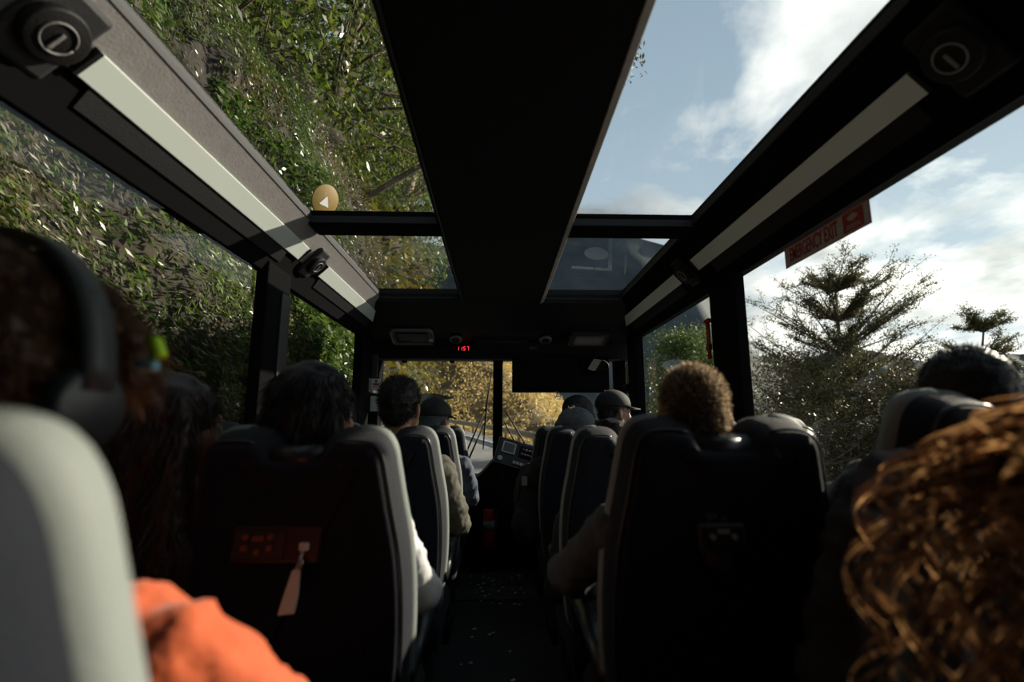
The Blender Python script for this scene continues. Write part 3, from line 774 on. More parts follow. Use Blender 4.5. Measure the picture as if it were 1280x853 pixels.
# 9 driver
b, HM = person('person driving, seen from behind in a black hood', (.64, 4.02, .10), yaw=0, yseat=3.66, x=.64, hz=-.62, cloth='jblack', lelbow=(.42, 4.12, -.28), relbow=(.86, 4.12, -.28), lhand=(.50, 4.28, -.17), rhand=(.78, 4.28, -.17))
T = lambda *p: HM @ Vector(p)
short_hair(b, HM, M['hairblack'], 1000, .02)
remesh([('e', T(0, -.03, .04), (.125, .118, .105)), ('c', T(-.055, -.03, .0), T(-.10, -.04, -.17), .075, .085), ('c', T(.055, -.03, .0), T(.10, -.04, -.17), .075, .085), ('e', T(0, -.06, -.10), (.13, .08, .11))], .009, 'hood', M['jblack'], b, 3, (.015, .05))
# 10 peaked cap
b, HM = person('person in a black peaked cap, sunlit face turned to the right window', (.705, 3.00, .080), yaw=R(-68), yseat=2.72, x=.86, cloth='jblue', skin='skindark', shw=.17)
short_hair(b, HM, M['hairblack'], 1500, .012, r=(.078, .098, .083)); cap(b, HM, M['capblack'])
# 11 window man
b, HM = person('person with short black hair against the right window in a dark jacket', (1.065, 1.11, .05), yaw=R(-15), yseat=.86, x=.95, cloth='jgrey', shz=-.20, shw=.19, hz=-.56, lelbow=(.70, 1.22, -.36), relbow=(1.10, 1.25, -.42), inf=1.12, crumple=.04)
short_hair(b, HM, M['hairblack'], 3500, .008, r=(.082, .101, .089))
ct = remesh([('c', (.66, .89, -.125), (.60, .90, -.42), .055, .085), ('c', (.72, .88, -.11), (.70, .90, -.42), .05, .09), ('e', (.62, .9, -.55), (.11, .09, .16)), ('c', (.62, .87, -.17), (.58, .88, -.3), .045, .05)], .008, 'coat', M['jblack'], None, 3, (.035, .05))
tag(ct, 'black coat draped over the aisle side of the right window seat', 'coat')
remesh([('c', (.66, .87, -.075), (.74, .86, -.065), .030, .028), ('c', (.655, .87, -.08), (.63, .86, -.12), .028, .022)], .006, 'collar', M['jgrey'], ct, 3, (.012, .03))
# 12 curly woman
b, HM = person('person with a mass of sunlit ginger curls at the right edge', (.645, .46, -.09), yaw=R(15), yseat=.0, x=.63, cloth='jblack', shw=.16, hz=-.62, lelbow=(.42, .5, -.58), lhand=(.45, .75, -.6))
hb = remesh([('e', HM @ Vector((0, -.03, .03)), (.10, .115, .10)), ('e', HM @ Vector((0, -.05, -.08)), (.13, .09, .14)), ('e', HM @ Vector((0, -.06, -.2)), (.15, .09, .14))], .01, 'hair', M['hairdark'], b, 2, (.03, .05))
V = []; Q = []; nv = 0
for i in range(430):
    th = rnd.uniform(0, 2*math.pi); ph = rnd.uniform(.05, 1.6)
    top = HM @ Vector((math.cos(th)*math.sin(ph)*.10, -.03+math.sin(th)*math.sin(ph)*.11, .03+math.cos(ph)*.10))
    loc = HM.to_3x3().inverted() @ (top-HM.translation)
    if loc.y > .06 and loc.z < .05: continue
    out = Vector((top.x-HM.translation.x, top.y-HM.translation.y, 0)); out = out.normalized() if out.length > .01 else Vector((1, 0, 0))
    ln = rnd.uniform(.14, .42); rad = rnd.uniform(.010, .021); turns = rnd.uniform(2.5, 5)*ln/.28; p0 = rnd.uniform(0, 6.28); spread = rnd.uniform(.02, .15)*(1.35 if out.x < -.3 else 1)
    a_ = out.cross(Vector((0, 0, 1))); nS = int(turns*11)+4
    for st in range(5):
        wdt = rnd.uniform(.0005, .0013); po = rnd.gauss(0, .35); ro_ = rnd.uniform(.75, 1.2); zo = rnd.gauss(0, .004)
        for j in range(nS+1):
            t = j/nS
            c = top + out*(spread*math.sin(min(1, t*1.4)*math.pi/2)) + Vector((0, 0, zo+.03*math.sin(t*math.pi)-ln*t*t*.6-ln*t*.4))
            ang = p0+po+turns*2*math.pi*t; rr = rad*ro_*min(1, t*4)
            c = c + a_*math.cos(ang)*rr + out*math.sin(ang)*rr
            wz = Vector((0, 0, 1))*wdt*1.5
            V += [c-wz, c+wz]
            if j: Q.append((nv+2*j-2, nv+2*j-1, nv+2*j+1, nv+2*j))
        nv += 2*(nS+1)
cu = link('curl', np_mesh(np.array([tuple(v) for v in V], 'f'), np.array(Q)), M['curl'], b, True); cu['kind'] = 'stuff'
cu['label'] = 'loose ginger curls'

# ------------------------------------------------------------------ front of the bus
def text(s, size, m, Mx, name, parent, extrude=.0006, sx_=1.0, align='CENTER'):
    cu = bpy.data.curves.new('t', 'FONT'); cu.body = s; cu.size = size; cu.extrude = extrude; cu.offset = .0012; cu.align_x = align; cu.align_y = 'CENTER'
    o = bpy.data.objects.new('t', cu); COL.objects.link(o)
    dg = bpy.context.evaluated_depsgraph_get(); dg.update()
    me = bpy.data.meshes.new_from_object(o.evaluated_get(dg)); bpy.data.objects.remove(o)
    me.transform(Mx @ Matrix.Diagonal((sx_, 1, 1, 1))); me.materials.clear()
    return link(name, me, m, parent)
FACE = lambda loc: Matrix.Translation(loc) @ Matrix.Rotation(R(90), 4, 'X')    # text facing the camera (-Y)

# clock
ck = empty('clock', (-.325, 4.45, .69), 'red digital clock reading 1157 above the windscreen', 'clock')
MB().bb(-.42, -.23, 4.442, 4.456, .665, .715, .003).build('case', M['screen'], ck)
SEG = {'1': 'bc', '5': 'afgcd', '7': 'abc'}
def digit(ch, x, z, w_, h_):
    mb = MB(); s = .0045; y = 4.438
    P = {'a': (x, z+h_, 'h'), 'g': (x, z+h_/2, 'h'), 'd': (x, z, 'h'), 'f': (x-w_/2, z+h_*.75, 'v'), 'b': (x+w_/2, z+h_*.75, 'v'), 'e': (x-w_/2, z+h_*.25, 'v'), 'c': (x+w_/2, z+h_*.25, 'v')}
    for c in SEG[ch]:
        px, pz, t = P[c]; dx = (pz-z)*.15
        mb.box((px+dx, y, pz), (w_*.8, .003, s) if t == 'h' else (s, .003, h_*.42))
    return mb.build('digit', M['led'], ck)
for i, ch in enumerate('1157'): digit(ch, -.365+i*.030, .672, .017, .032)
# header fittings
rl = empty('reading_lamp', (-.74, 4.18, .80), 'oval pale-rimmed lamp panel set in the header at left', 'light')
hs = math.atan2(.055, .26)
rot = Matrix.Rotation(-math.atan2(.155, .38), 4, 'X')
MB().box((-.74, 4.25, .765), (.36, .22, .012), rot, .03).build('rim', M['greyplastic'], rl)
MB().box((-.74, 4.25, .757), (.28, .15, .012), rot, .02).build('lens', M['darkgrey'], rl)
MB().box((-.66, 4.30, .738), (.20, .05, .006), rot, .003).build('trim_line', M['lampgrey'], rl)
for xx, lb in ((-.37, 'small round pale air nozzle in the header beside the left lamp panel'), (.42, 'small round air nozzle in the header right of the central panel')):
    an = empty('air_nozzle', (xx, 4.30, .75), lb, 'vent')
    MB().cyl((xx, 4.30, .748), .055, .02, rot=rot, bev=.004).build('ring', M['greyplastic'], an, True)
    MB().cyl((xx, 4.295, .736), .036, .012, rot=rot, bev=.003).build('core', M['blackplastic'], an, True)
rp = empty('reading_lamp', (.80, 4.2, .79), 'dull oblong lamp panel set in the header at right', 'light')
MB().box((.80, 4.27, .757), (.36, .20, .012), rot, .03).build('rim', M['darkgrey'], rp)
MB().box((.80, 4.28, .745), (.26, .12, .008), rot, .02).build('lens', M['greyplastic'], rp)
sw = empty('switch_panel', (.26, 4.45, .70), 'small switch panel with a pale mark above the windscreen post', 'switch')
MB().bb(.28, .36, 4.44, 4.455, .675, .715, .003).build('plate', M['darkgrey'], sw)
MB().bb(.295, .315, 4.435, 4.442, .695, .704, .001).bb(.322, .340, 4.435, 4.442, .695, .704, .001).build('rocker', M['greyplastic'], sw)
for xx in (-.86, -.42, .03, .40):
    c_ = MB(); c_.bb(xx-.02, xx+.02, 4.52, 4.60, .57, .60, .004); o = c_.build('blind_clip', M['blackplastic']); tag(o, 'small black blind clip under the windscreen header', 'clip', 'blind clips under the header')
# television
tv = empty('television', (.55, 4.32, .60), 'black flat television screen hanging in front of the windscreen', 'television')
MB().bb(.125, .975, 4.30, 4.345, .285, .600, .006).build('case', M['blackmatte'], tv)
MB().bb(.140, .960, 4.296, 4.302, .300, .590).build('screen', M['screen'], tv)
MB().bb(.45, .65, 4.345, 4.43, .45, .62, .004).build('bracket', M['blackmatte'], tv)
MB().bb(.50, .52, 4.297, 4.303, .287, .294).build('indicator', M['greyplastic'], tv)
# interior mirror
im = empty('rear_view_mirror', (.84, 4.2, .53), 'wide oval interior mirror showing the driver at the corner of the television', 'mirror')
mr = Matrix.Rotation(R(-14), 4, 'X') @ Matrix.Rotation(R(6), 4, 'Z')
MB().ball((.845, 4.23, .518), (.118, .016, .062), 32, mr).build('housing', M['blackplastic'], im, True)
mb = MB(); mb.cyl((.845, 4.213, .514), .05, .004, rot=mr @ Matrix.Diagonal((2.2, 1, 1.1, 1)), axis='y', n=40); mb.build('glass', M['mirror'], im, False)
MB().tube([(.845, 4.24, .55), (.845, 4.28, .64)], .008, 8).build('stem', M['blackplastic'], im, True)
# dashboard
db = MB()
db.prism([(4.05, -.62), (4.05, -.30), (4.20, -.22), (4.62, -.20), (4.62, -1.14), (4.30, -1.14)], 'x', .02, 1.15, .02)
db.prism([(4.36, -1.14), (4.36, -.46), (4.45, -.43), (4.62, -.42), (4.62, -1.14)], 'x', -1.05, -.16, .02)
dd = []
for i in range(13):
    t = i/12; dd.append((-.22+.30*t, -.44+.235*(3*t*t-2*t*t*t)))
db.prism([(-.22, -1.14)]+dd+[(.08, -1.14)], 'y', 4.22, 4.62, .01)
d_ = db.build('dashboard', M['blackplastic']); tag(d_, 'black dashboard curving up to the right below the windscreen', 'dashboard')
# console
cs = empty('control_console', (.15, 4.0, -.25), 'tilted driver console with a small screen, radio and white buttons', 'console')
cr = Matrix.Translation((.155, 4.0, -.225)) @ Matrix.Rotation(R(16), 4, 'Y') @ Matrix.Rotation(R(-28), 4, 'X')
def cbox(c, s, bev=.002): return MB().box(cr @ Vector(c), s, cr.to_3x3().to_4x4(), bev)
cbox((0, .03, 0), (.34, .06, .22), .012).build('console_body', M['darkgrey'], cs)
fr = MB()
for c, s in (((0, -.004, .108), (.34, .01, .005)), ((0, -.004, -.108), (.34, .01, .004)), ((-.168, -.004, 0), (.005, .01, .22)), ((.168, -.004, 0), (.005, .01, .22))):
    fr.box(cr @ Vector(c), s, cr.to_3x3().to_4x4(), .001)
fr.build('console_edge', M['greyplastic'], cs)
cbox((-.075, -.006, .035), (.108, .012, .095)).build('screen_frame', M['white'], cs)
cbox((-.075, -.013, .035), (.085, .006, .072)).build('display', M['lcd'], cs)
cbox((.085, -.008, .032), (.145, .014, .085)).build('radio', M['blackplastic'], cs)
rb = MB()
for i in range(5):
    rb.box(cr @ Vector((.035+i*.025, -.017, .012)), (.018, .006, .010), cr.to_3x3().to_4x4(), .002)
    rb.box(cr @ Vector((.04+i*.024, -.017, .052)), (.014, .006, .016 if i % 2 else .007), cr.to_3x3().to_4x4(), .002)
rb.build('radio_buttons', M['paper'], cs)
for i in range(6): cbox((-.01+i*.028, -.010, -.075), (.022, .014, .026), .004).build('button', M['white'], cs)
MB().cyl(cr @ Vector((-.125, -.015, -.075)), .020, .03, rot=cr.to_3x3().to_4x4(), axis='y', bev=.004).build('knob', M['paper'], cs, True)
MB().box((.16, 4.08, -.38), (.16, .1, .30), None, .02).build('console_stalk', M['blackplastic'], cs)
# steering wheel
stw = empty('steering_wheel', (.64, 4.20, -.17), 'black steering wheel in front of the hooded driver', 'steering wheel')
sr = Matrix.Translation((.64, 4.30, -.15)) @ Matrix.Rotation(R(38), 4, 'X')
rg = [sr @ Vector((math.cos(i*2*math.pi/36)*.19, math.sin(i*2*math.pi/36)*.19, 0)) for i in range(37)]
MB().tube(rg, .014, 8, False).build('rim', M['vinyl'], stw, True)
MB().tube([sr @ Vector((-.18, 0, 0)), sr @ Vector((.18, 0, 0))], .012, 8).tube([sr @ Vector((0, 0, 0)), sr @ Vector((0, -.18, 0))], .012, 8).cyl(sr @ Vector((0, 0, 0)), .05, .03, rot=sr.to_3x3().to_4x4(), bev=.006).build('hub', M['vinyl'], stw, True)
ds = place_seat(.64, 3.66, 'driver seat behind the steering wheel', 0, .02)
# extinguisher
fe = empty('fire_extinguisher', (-.06, 4.18, -.95), 'red fire extinguisher with a white label under the dashboard', 'fire extinguisher')
MB().cyl((-.06, 4.14, -.80), .052, .30, bev=.02, n=28).build('cylinder', M['red'], fe, True)
MB().cyl((-.06, 4.14, -.775), .0535, .07, n=28).build('paper_label', M['greyplastic'], fe, True)
MB().cyl((-.06, 4.14, -.635), .018, .04, n=16).box((-.05, 4.12, -.605), (.03, .09, .012), None, .003).build('valve', M['blackplastic'], fe)
MB().tube([(-.04, 4.12, -.62), (.0, 4.10, -.66), (.005, 4.10, -.80), (-.0, 4.10, -.88)], .008, 8).build('hose', M['rubber'], fe, True)
# mat with debris at the step
mt = MB().bb(-.30, .28, 3.55, 4.15, FLOOR, FLOOR+.012, .004).build('floor_mat', mat('ribbed_mat', (.05, .045, .038), .8, bump=1, bscale=30, var=.7, vscale=25)); tag(mt, 'speckled dark mat on the floor at the front end of the aisle', 'mat')
lt = MB()
for i in range(60):
    x = rnd.uniform(-.2, .2); y = rnd.choice([rnd.uniform(1.8, 3.6), rnd.uniform(3.6, 4.1)]); s = rnd.uniform(.004, .014); z0 = FLOOR+.002+(.012 if y > 3.55 else 0)
    lt.prism([(x-s, y-s*.5), (x, y-s), (x+s, y), (x+.3*s, y+s)], 'z', z0, z0+.003)
o = lt.build('litter_crumbs', M['paper']); tag(o, 'pale crumbs and scraps scattered along the dark aisle floor', 'litter', kind='stuff')

# left door corner: notice, panels
nb = empty('notice_sign', (-1.04, 4.25, .33), 'small white notice with red print on the left front post', 'sign')
MB().bb(-1.055, -.985, 4.19, 4.195, .29, .39, .001).build('plate', M['paper'], nb)
mb = MB(); mb.bb(-1.045, -.995, 4.187, 4.190, .335, .352); mb.bb(-1.045, -1.003, 4.187, 4.190, .318, .324); mb.cyl((-1.020, 4.188, .37), .011, .002, axis='y')
mb.build('red_print', M['signred'], nb)
pb = MB().bb(-1.075, -.955, 4.24, 4.27, .12, .25, .006).prism([(-.975, .12), (-.925, .12), (-.955, .28)], 'y', 4.24, 4.26); o = pb.build('door_panel', M['lampgrey']); tag(o, 'pale grey box below the small notice at the front door', 'panel')
pb = MB().bb(-1.07, -1.02, 4.22, 4.24, .40, .60, .004); o = pb.build('grab_panel', M['darkgrey']); tag(o, 'narrow dull grey panel above the small notice at the front door', 'panel')

# emergency hammer and exit sign
eh = empty('emergency_hammer', (1.135, 2.30, .36), 'red emergency hammer clipped on the right window pillar', 'hammer')
MB().tube([(1.14, 2.285, .25), (1.14, 2.285, .31), (1.14, 2.285, .44)], [.011, .010, .012], 10).build('handle', M['red'], eh, True)
MB().tube([(1.14, 2.265, .455), (1.14, 2.305, .455)], [.014, .014], 10).build('hammer_head', M['red'], eh, True)
MB().bb(1.135, 1.152, 2.275, 2.315, .30, .33, .002).build('clip', M['blackplastic'], eh); eh.location = eh.location+Vector((-.012, .30, .10))
es = empty('exit_sign', (1.175, 1.77, .676), 'red and pale EMERGENCY EXIT strip stuck on the right window', 'sign')
X_ = 1.178
def strip(name, y0, y1, z0, z1, m, dx): return MB().bb(X_-dx-.001, X_-dx, y0, y1, z0, z1).build(name, m, es)
strip('film', 1.515, 1.985, .632, .716, M['signbg'], 0)
bd = MB()
for (y0, y1, z0, z1) in ((1.515, 1.985, .712, .716), (1.515, 1.985, .632, .636), (1.515, 1.519, .632, .716), (1.981, 1.985, .632, .716)): bd.bb(X_-.0025, X_-.001, y0, y1, z0, z1)
bd.build('border', M['signred'], es)
strip('emblem_field', 1.545, 1.640, .642, .708, M['signred'], .0015)
TX = Matrix.Translation((X_-.0025, 1.81, .674)) @ Matrix(((0, 0, -1, 0), (-1, 0, 0, 0), (0, 1, 0, 0), (0, 0, 0, 1)))
text('EMERGENCY EXIT', .078, M['signred'], TX, 'lettering', es, .0005, .455)
lf = [(0, 1), (.18, .62), (.5, .72), (.42, .38), (.95, .42), (.72, .12), (.9, -.1), (.35, -.42), (.1, -.42), (.06, -.8), (-.06, -.8), (-.1, -.42), (-.35, -.42), (-.9, -.1), (-.72, .12), (-.95, .42), (-.42, .38), (-.5, .72), (-.18, .62)]
MB().prism([(1.592-p[0]*.028, .684+p[1]*.018) for p in lf], 'x', X_-.0035, X_-.0025).build('leaf_emblem', M['signbg'], es)
MB().bb(X_-.0035, X_-.0025, 1.562, 1.622, .658, .661).bb(X_-.0035, X_-.0025, 1.556, 1.628, .650, .653).build('small_print', M['signbg'], es); es.location.y -= .07
# yellow disc held out from the rock face by an arm
sg = empty('yellow_disc', (-2.12, 5.75, 2.72), 'round yellow disc standing out from the leafy rock face beside the roof cross bar', 'sign')
sr_ = Matrix.Rotation(R(42), 4, 'Z') @ Vector((2.12, -5.75, -2.72)).to_track_quat('Z', 'Y').to_matrix().to_4x4()
MB().cyl((-2.12, 5.75, 2.72), .19, .02, rot=sr_, n=40, bev=.004).build('disc', M['amber'], sg, True)
c_ = Vector((-2.12, 5.75, 2.72)); m3 = sr_
MB()._add([], [])
mb = MB(); vv = [c_+m3 @ Vector(p) for p in ((-.07, -.07, .014), (.07, -.07, .014), (0, .06, .014), (-.07, -.07, .011), (.07, -.07, .011), (0, .06, .011))]
mb._add(vv, [(0, 1, 2), (5, 4, 3), (0, 1, 4, 3), (1, 2, 5, 4), (2, 0, 3, 5)]); mb.build('pale_mark', M['paper'], sg)
MB().tube([c_+Vector((-.02, .03, 0)), c_+Vector((-.6, .2, -.1))], .02, 8).build('arm', M['rail'], sg, True)
# bag hanging in the aisle
bg_ = remesh([('e', (.20, 2.98, -.42), (.105, .12, .21)), ('e', (.17, 2.93, -.55), (.09, .08, .11)), ('c', (.20, 2.9, -.3), (.24, 2.9, -.22), .06, .05)], .01, 'backpack', M['jblack'], None, 3, (.02, .05))
tag(bg_, 'dark backpack bulging into the aisle beside the right seats', 'bag')
MB().tube([(.13, 2.85, -.33), (.11, 2.83, -.45), (.13, 2.85, -.58)], .008, 6).build('strap', M['darkgrey'], bg_, True)
MB().box((.15, 2.815, -.30), (.03, .02, .05), None, .004).build('buckle', M['greyplastic'], bg_)

# wipers and outside mirrors
def wiper(arms, blade, label):
    wr = empty('windscreen_wiper', arms[0][0], label, 'wiper', 'wipers on the windscreen')
    for a in arms: MB().tube(a, [.009, .006], 8).build('arm', M['rubber'], wr, True)
    if blade: MB().tube(blade, [.006, .010, .010, .006] if len(blade) == 4 else .009, 6).build('blade', M['rubber'], wr, True)
Y_ = 4.80
wiper([((-.33, Y_, -.33), (-.115, Y_, .16)), ((-.29, Y_, -.36), (-.105, Y_, .07))], [(-.135, Y_, -.22), (-.12, Y_, .0), (-.10, Y_, .24), (-.058, Y_, .50)], 'wiper standing upright left of the windscreen post')
wiper([((.31, Y_, -.25), (.075, Y_, .14)), ((.22, Y_, -.25), (.065, Y_, .03))], None, 'thin wiper arms right of the windscreen post')
ml = empty('outside_mirror', (-.62, 5.1, .25), 'grey outside mirror housing in front of the left windscreen', 'mirror')
mb = MB(); mb._add([(-.80, 5.2, .33), (-.66, 5.2, .335), (-.44, 5.15, .285), (-.52, 5.15, .262), (-.80, 5.2, .24), (-.80, 5.3, .33), (-.66, 5.3, .335), (-.44, 5.22, .285), (-.52, 5.22, .262), (-.80, 5.3, .24)],
                   [(0, 1, 2, 3, 4), (5, 6, 7, 8, 9), (0, 1, 6, 5), (1, 2, 7, 6), (2, 3, 8, 7), (3, 4, 9, 8), (4, 0, 5, 9)]); mb.build('housing', M['metal'], ml)
MB().tube([(-.80, 5.25, .30), (-1.0, 5.1, .35), (-1.15, 4.72, .36)], .018, 8).build('bracket', M['rubber'], ml, True)
mo = empty('outside_mirror', (1.36, 4.9, .5), 'oval outside mirror seen through the right quarter light', 'mirror')
MB().ball((1.37, 5.12, .48), (.045, .04, .17), 24).build('housing', M['blackplastic'], mo, True)
MB().ball((1.365, 5.088, .48), (.034, .012, .145), 24).build('glass', M['mirror'], mo, True)
MB().tube([(1.37, 5.12, .64), (1.34, 4.9, .72), (1.29, 4.7, .72)], .016, 8).build('bracket', M['blackplastic'], mo, True)

# ------------------------------------------------------------------ outside
def zr(y): return -2.2+.052*max(y, 0)
def nz(x, y, z, s, seed=0): return noise.noise(Vector((x*s+seed, y*s, z*s)))
def grid_mesh(f, us, vs):
    P = [f(u, v) for u in us for v in vs]; nv_ = len(vs)
    q = np.array([(i*nv_+j, (i+1)*nv_+j, (i+1)*nv_+j+1, i*nv_+j+1) for i in range(len(us)-1) for j in range(nv_-1)])
    return np_mesh(np.array(P, 'f'), q)
# road
ys = [-6, 0, 5, 10, 15, 20, 25, 30, 36, 42, 50, 60]
def road_x(y): return 6.2-.0062*(max(y, 0))**2      # outer edge of the road
ro = link('road', grid_mesh(lambda y, t: (-14+t*(road_x(y)+.6+14), y, zr(y)), ys, [0, .5, 1]), M['asphalt']); struct(ro)
ys2 = [y*.75 for y in range(4, 80)]
def railx(y):
    pts = [(8, 6.4), (12, 5.2), (16, 3.7), (22, 1.9), (30, -.6), (39, -3.9), (50, -9), (60, -15)]
    for (a, xa), (b_, xb) in zip(pts, pts[1:]):
        if y <= b_: t = (y-a)/(b_-a); return xa+(xb-xa)*t
    return pts[-1][1]
o = link('road_line', grid_mesh(lambda y, t: (railx(y)-.9-.13*t, y, zr(y)+.012), [y for y in ys2 if y >= 9], [0, 1]), M['paint']); struct(o)
gr = empty('guard_rail', (1.9, 22, zr(22)), 'long steel guard rail curving along the outer edge of the road', 'guard rail')
yy = [9+i*1.0 for i in range(48)]
mb = MB(); prof = [(0, .42), (-.04, .46), (-.04, .53), (0, .57), (-.04, .61), (-.04, .68), (0, .72), (.02, .72), (.02, .42)]
prev = None
for y in yy:
    ring = [mb.bm.verts.new((railx(y)+a, y, zr(y)+h_)) for a, h_ in prof]
    if prev:
        for j in range(9): mb.bm.faces.new([prev[j], prev[(j+1) % 9], ring[(j+1) % 9], ring[j]])
    prev = ring
mb.build('beam', M['rail'], gr)
for i in range(0, 46, 2):
    y = yy[i]; MB().box((railx(y)+.10, y, zr(y)+.32), (.14, .14, .76), None, .01).build('post', M['wood'], gr)
# cliff beside the bus
def cliff_x(y, z):
    x = -(2.15+.16*max(0, z)) if z < 4.5 else -(2.87+(z-4.5)*.75)
    if z < -.8: x -= (z+.8)*.25
    if y > 11: x -= .013*(y-11)**2
    return x
def cliff(y, z):
    x = cliff_x(y, z)
    d = .42*nz(y, z, 0, .55, 3)+.26*nz(y, z, 1, 1.5, 9)+.12*nz(y, z, 2, 4, 5)+.05*nz(y, z, 3, 11, 1)
    return (min(x+d*(1 if z < 4.5 else 3), -1.62), y, z)
uy = list(np.arange(-3, 9, .09))+list(np.arange(9, 20, .25))+list(np.arange(20, 60, .8))
vz = list(np.arange(-2.4, 5, .09))+list(np.arange(5, 10, .5))+list(np.arange(10, 34, 1.5))
def rockmat():
    m = mat('cliff_rock', (.032, .026, .018), .9, bump=1, bscale=12, var=.65, vscale=3); return m
o = link('cliff', grid_mesh(cliff, uy, vz), rockmat(), None, True); struct(o)
def on_cliff(n, y0, y1, z0, z1, thr, seed, sc_, lo=True):
    out = []
    while len(out) < n:
        y = y0+(y1-y0)*rnd.random()**1.3; z = rnd.uniform(z0, z1)
        v = nz(y, z, 7, sc_, seed)+.35*nz(y, z, 7, sc_*4, seed+5)
        if v < thr: continue
        p = cliff(y, z); out.append((p[0]+rnd.uniform(0, .16)+min(.9, max(0, v-thr))*.22, y, z))
    return np.array(out, 'f')
def stuff(name, me, m, label, cat):
    o = link(name, me, m); return tag(o, label, cat, kind='stuff')
stuff('ferns', leaves_mesh(on_cliff(90000, -1.0, 14, -1.6, 5, -.02, 31, .9), .060, .017, (.3, 1.1, -.5), .3, .6), L_G, 'green ferns and leaves covering the rock face beside the left windows', 'ferns')
stuff('moss', leaves_mesh(on_cliff(46000, -1.0, 18, -1, 5, .04, 77, .8), .045, .014, (.2, .9, -.9), .5, .6), L_Y, 'yellow and rusty moss patches on the rock face', 'moss')
stuff('dry_grass', leaves_mesh(on_cliff(105000, -1.0, 15, -1.6, 5, -.22, 53, .7), .048, .010, (.2, 1.4, -.9), .3, .6), L_P, 'dry pale grass and dead leaves clinging to the rock face', 'grass')
stuff('creeper', leaves_mesh(on_cliff(22000, 4.2, 6.6, -1.5, 3.2, -9, 1, .9), .085, .035, (.8, .6, -.6), .3), L_G, 'dense green creeper wall seen through the second left window', 'creeper')
def far_cliff(n):
    out = []
    for _ in range(n):
        y = rnd.uniform(9, 48); z = rnd.uniform(-1.5, 16); p = cliff(y, z); out.append((p[0]+rnd.uniform(0, .7), y+rnd.uniform(-.3, .3), z+rnd.uniform(-.3, .3)))
    return np.array(out, 'f')
stuff('hillside_scrub', leaves_mesh(far_cliff(26000), .22, .10, (.6, -.4, -.3)), L_Y, 'sunlit yellow green scrub on the cliff ahead at the left edge of the windscreen', 'scrub')
def upper(n):
    out = []
    for _ in range(n):
        y = rnd.uniform(0, 40); z = 4.5+rnd.random()**1.2*16; p = cliff(y, z); out.append((p[0]+rnd.uniform(-.2, .9), y, z+rnd.uniform(-.3, .3)))
    return np.array(out, 'f')
stuff('slope_scrub', leaves_mesh(upper(60000), .15, .06, (.5, .3, -.6)), L_C, 'dark leafy scrub on the slope above the rock face', 'scrub')

def bez(a, b, c, n):
    return [((1-t)**2)*a+2*t*(1-t)*b+t*t*c for t in [i/n for i in range(n+1)]]
def tree(name, base, top, rad, ncl, nleaf, cr, ll, lw, lm, bk, label, group, tr=.16, start=.35, droop=.25, layered=False, cat='tree', flat=.55, lean=None, cshape=1.0, sprays=3):
    base = Vector(base); top = Vector(top)
    root = empty(name, base, label, cat, group)
    mid = (base+top)/2+Vector((rnd.uniform(-.09, .09), rnd.uniform(-.09, .09), 0))*(top-base).length
    trunk = bez(base, mid, top, 12)
    mb = MB(); mb.tube(trunk[:12], [tr*(1-.9*i/12) for i in range(12)], 8)
    C = []
    for i in range(ncl):
        t = start+(1-start)*(rnd.random()**.85)
        p = trunk[min(12, int(t*12))]
        a = rnd.uniform(0, 6.283); prof = min(1, ((1.04-t)/(1.04-start))*1.25*cshape)**.6
        rr = rad*prof*rnd.uniform(.35, 1.0)
        e = p+Vector((math.cos(a)*rr, math.sin(a)*rr, rr*rnd.uniform(.3 if layered else .05, flat)))
        if lean is not None: e += Vector(lean)*t*rnd.random()
        mb.tube(bez(p, p+(e-p)*.5+Vector((0, 0, rnd.uniform(-.1, .12)*rr)), e, 4), [tr*.28*(1-t*.5)*x_ for x_ in (1, .8, .6, .4, .15)], 5, False)
        if layered:
            dl = (e-p); L_ = dl.length
            for s in range(11):
                f = rnd.uniform(.25, 1.0); q0 = p+dl*f
                td = dl.normalized()*.8+Vector((rnd.gauss(0, .6), rnd.gauss(0, .6), rnd.uniform(-.1, .6))); td.normalize()
                tl_ = rnd.uniform(.25, .55)*max(.5, min(1.2, L_*.5)); q1 = q0+td*tl_
                mb.tube([q0, q1], [tr*.06, tr*.02], 4, False)
                m_ = nleaf//4; tt = nrs.uniform(.05, 1.08, (m_, 1))
                C.append(np.array(q0)+tt*np.array(q1-q0)+nrs.normal(size=(m_, 3))*np.array([1, 1, .6])*.055)
            continue
        for s in range(sprays):
            f = rnd.uniform(.5, 1.05); q = p+(e-p)*f+Vector((rnd.gauss(0, cr*.6), rnd.gauss(0, cr*.6), rnd.gauss(0, cr*.3)))
            mb.tube([p+(e-p)*(f*.8), q], [tr*.07, tr*.03], 4, False)
            m_ = max(3, nleaf//sprays)
            g_ = nrs.normal(size=(m_, 3))*np.array([cr, cr, cr*(.35 if layered else .75)])*.5
            C.append(g_+np.array(q))
    mb.build('trunk', bk, root, True)
    C = np.concatenate(C)
    o = link('foliage', leaves_mesh(C, ll, lw, (.2, .2, -.2), droop), lm, root); return root
GL = 'trees overhanging the road from the left cliff'
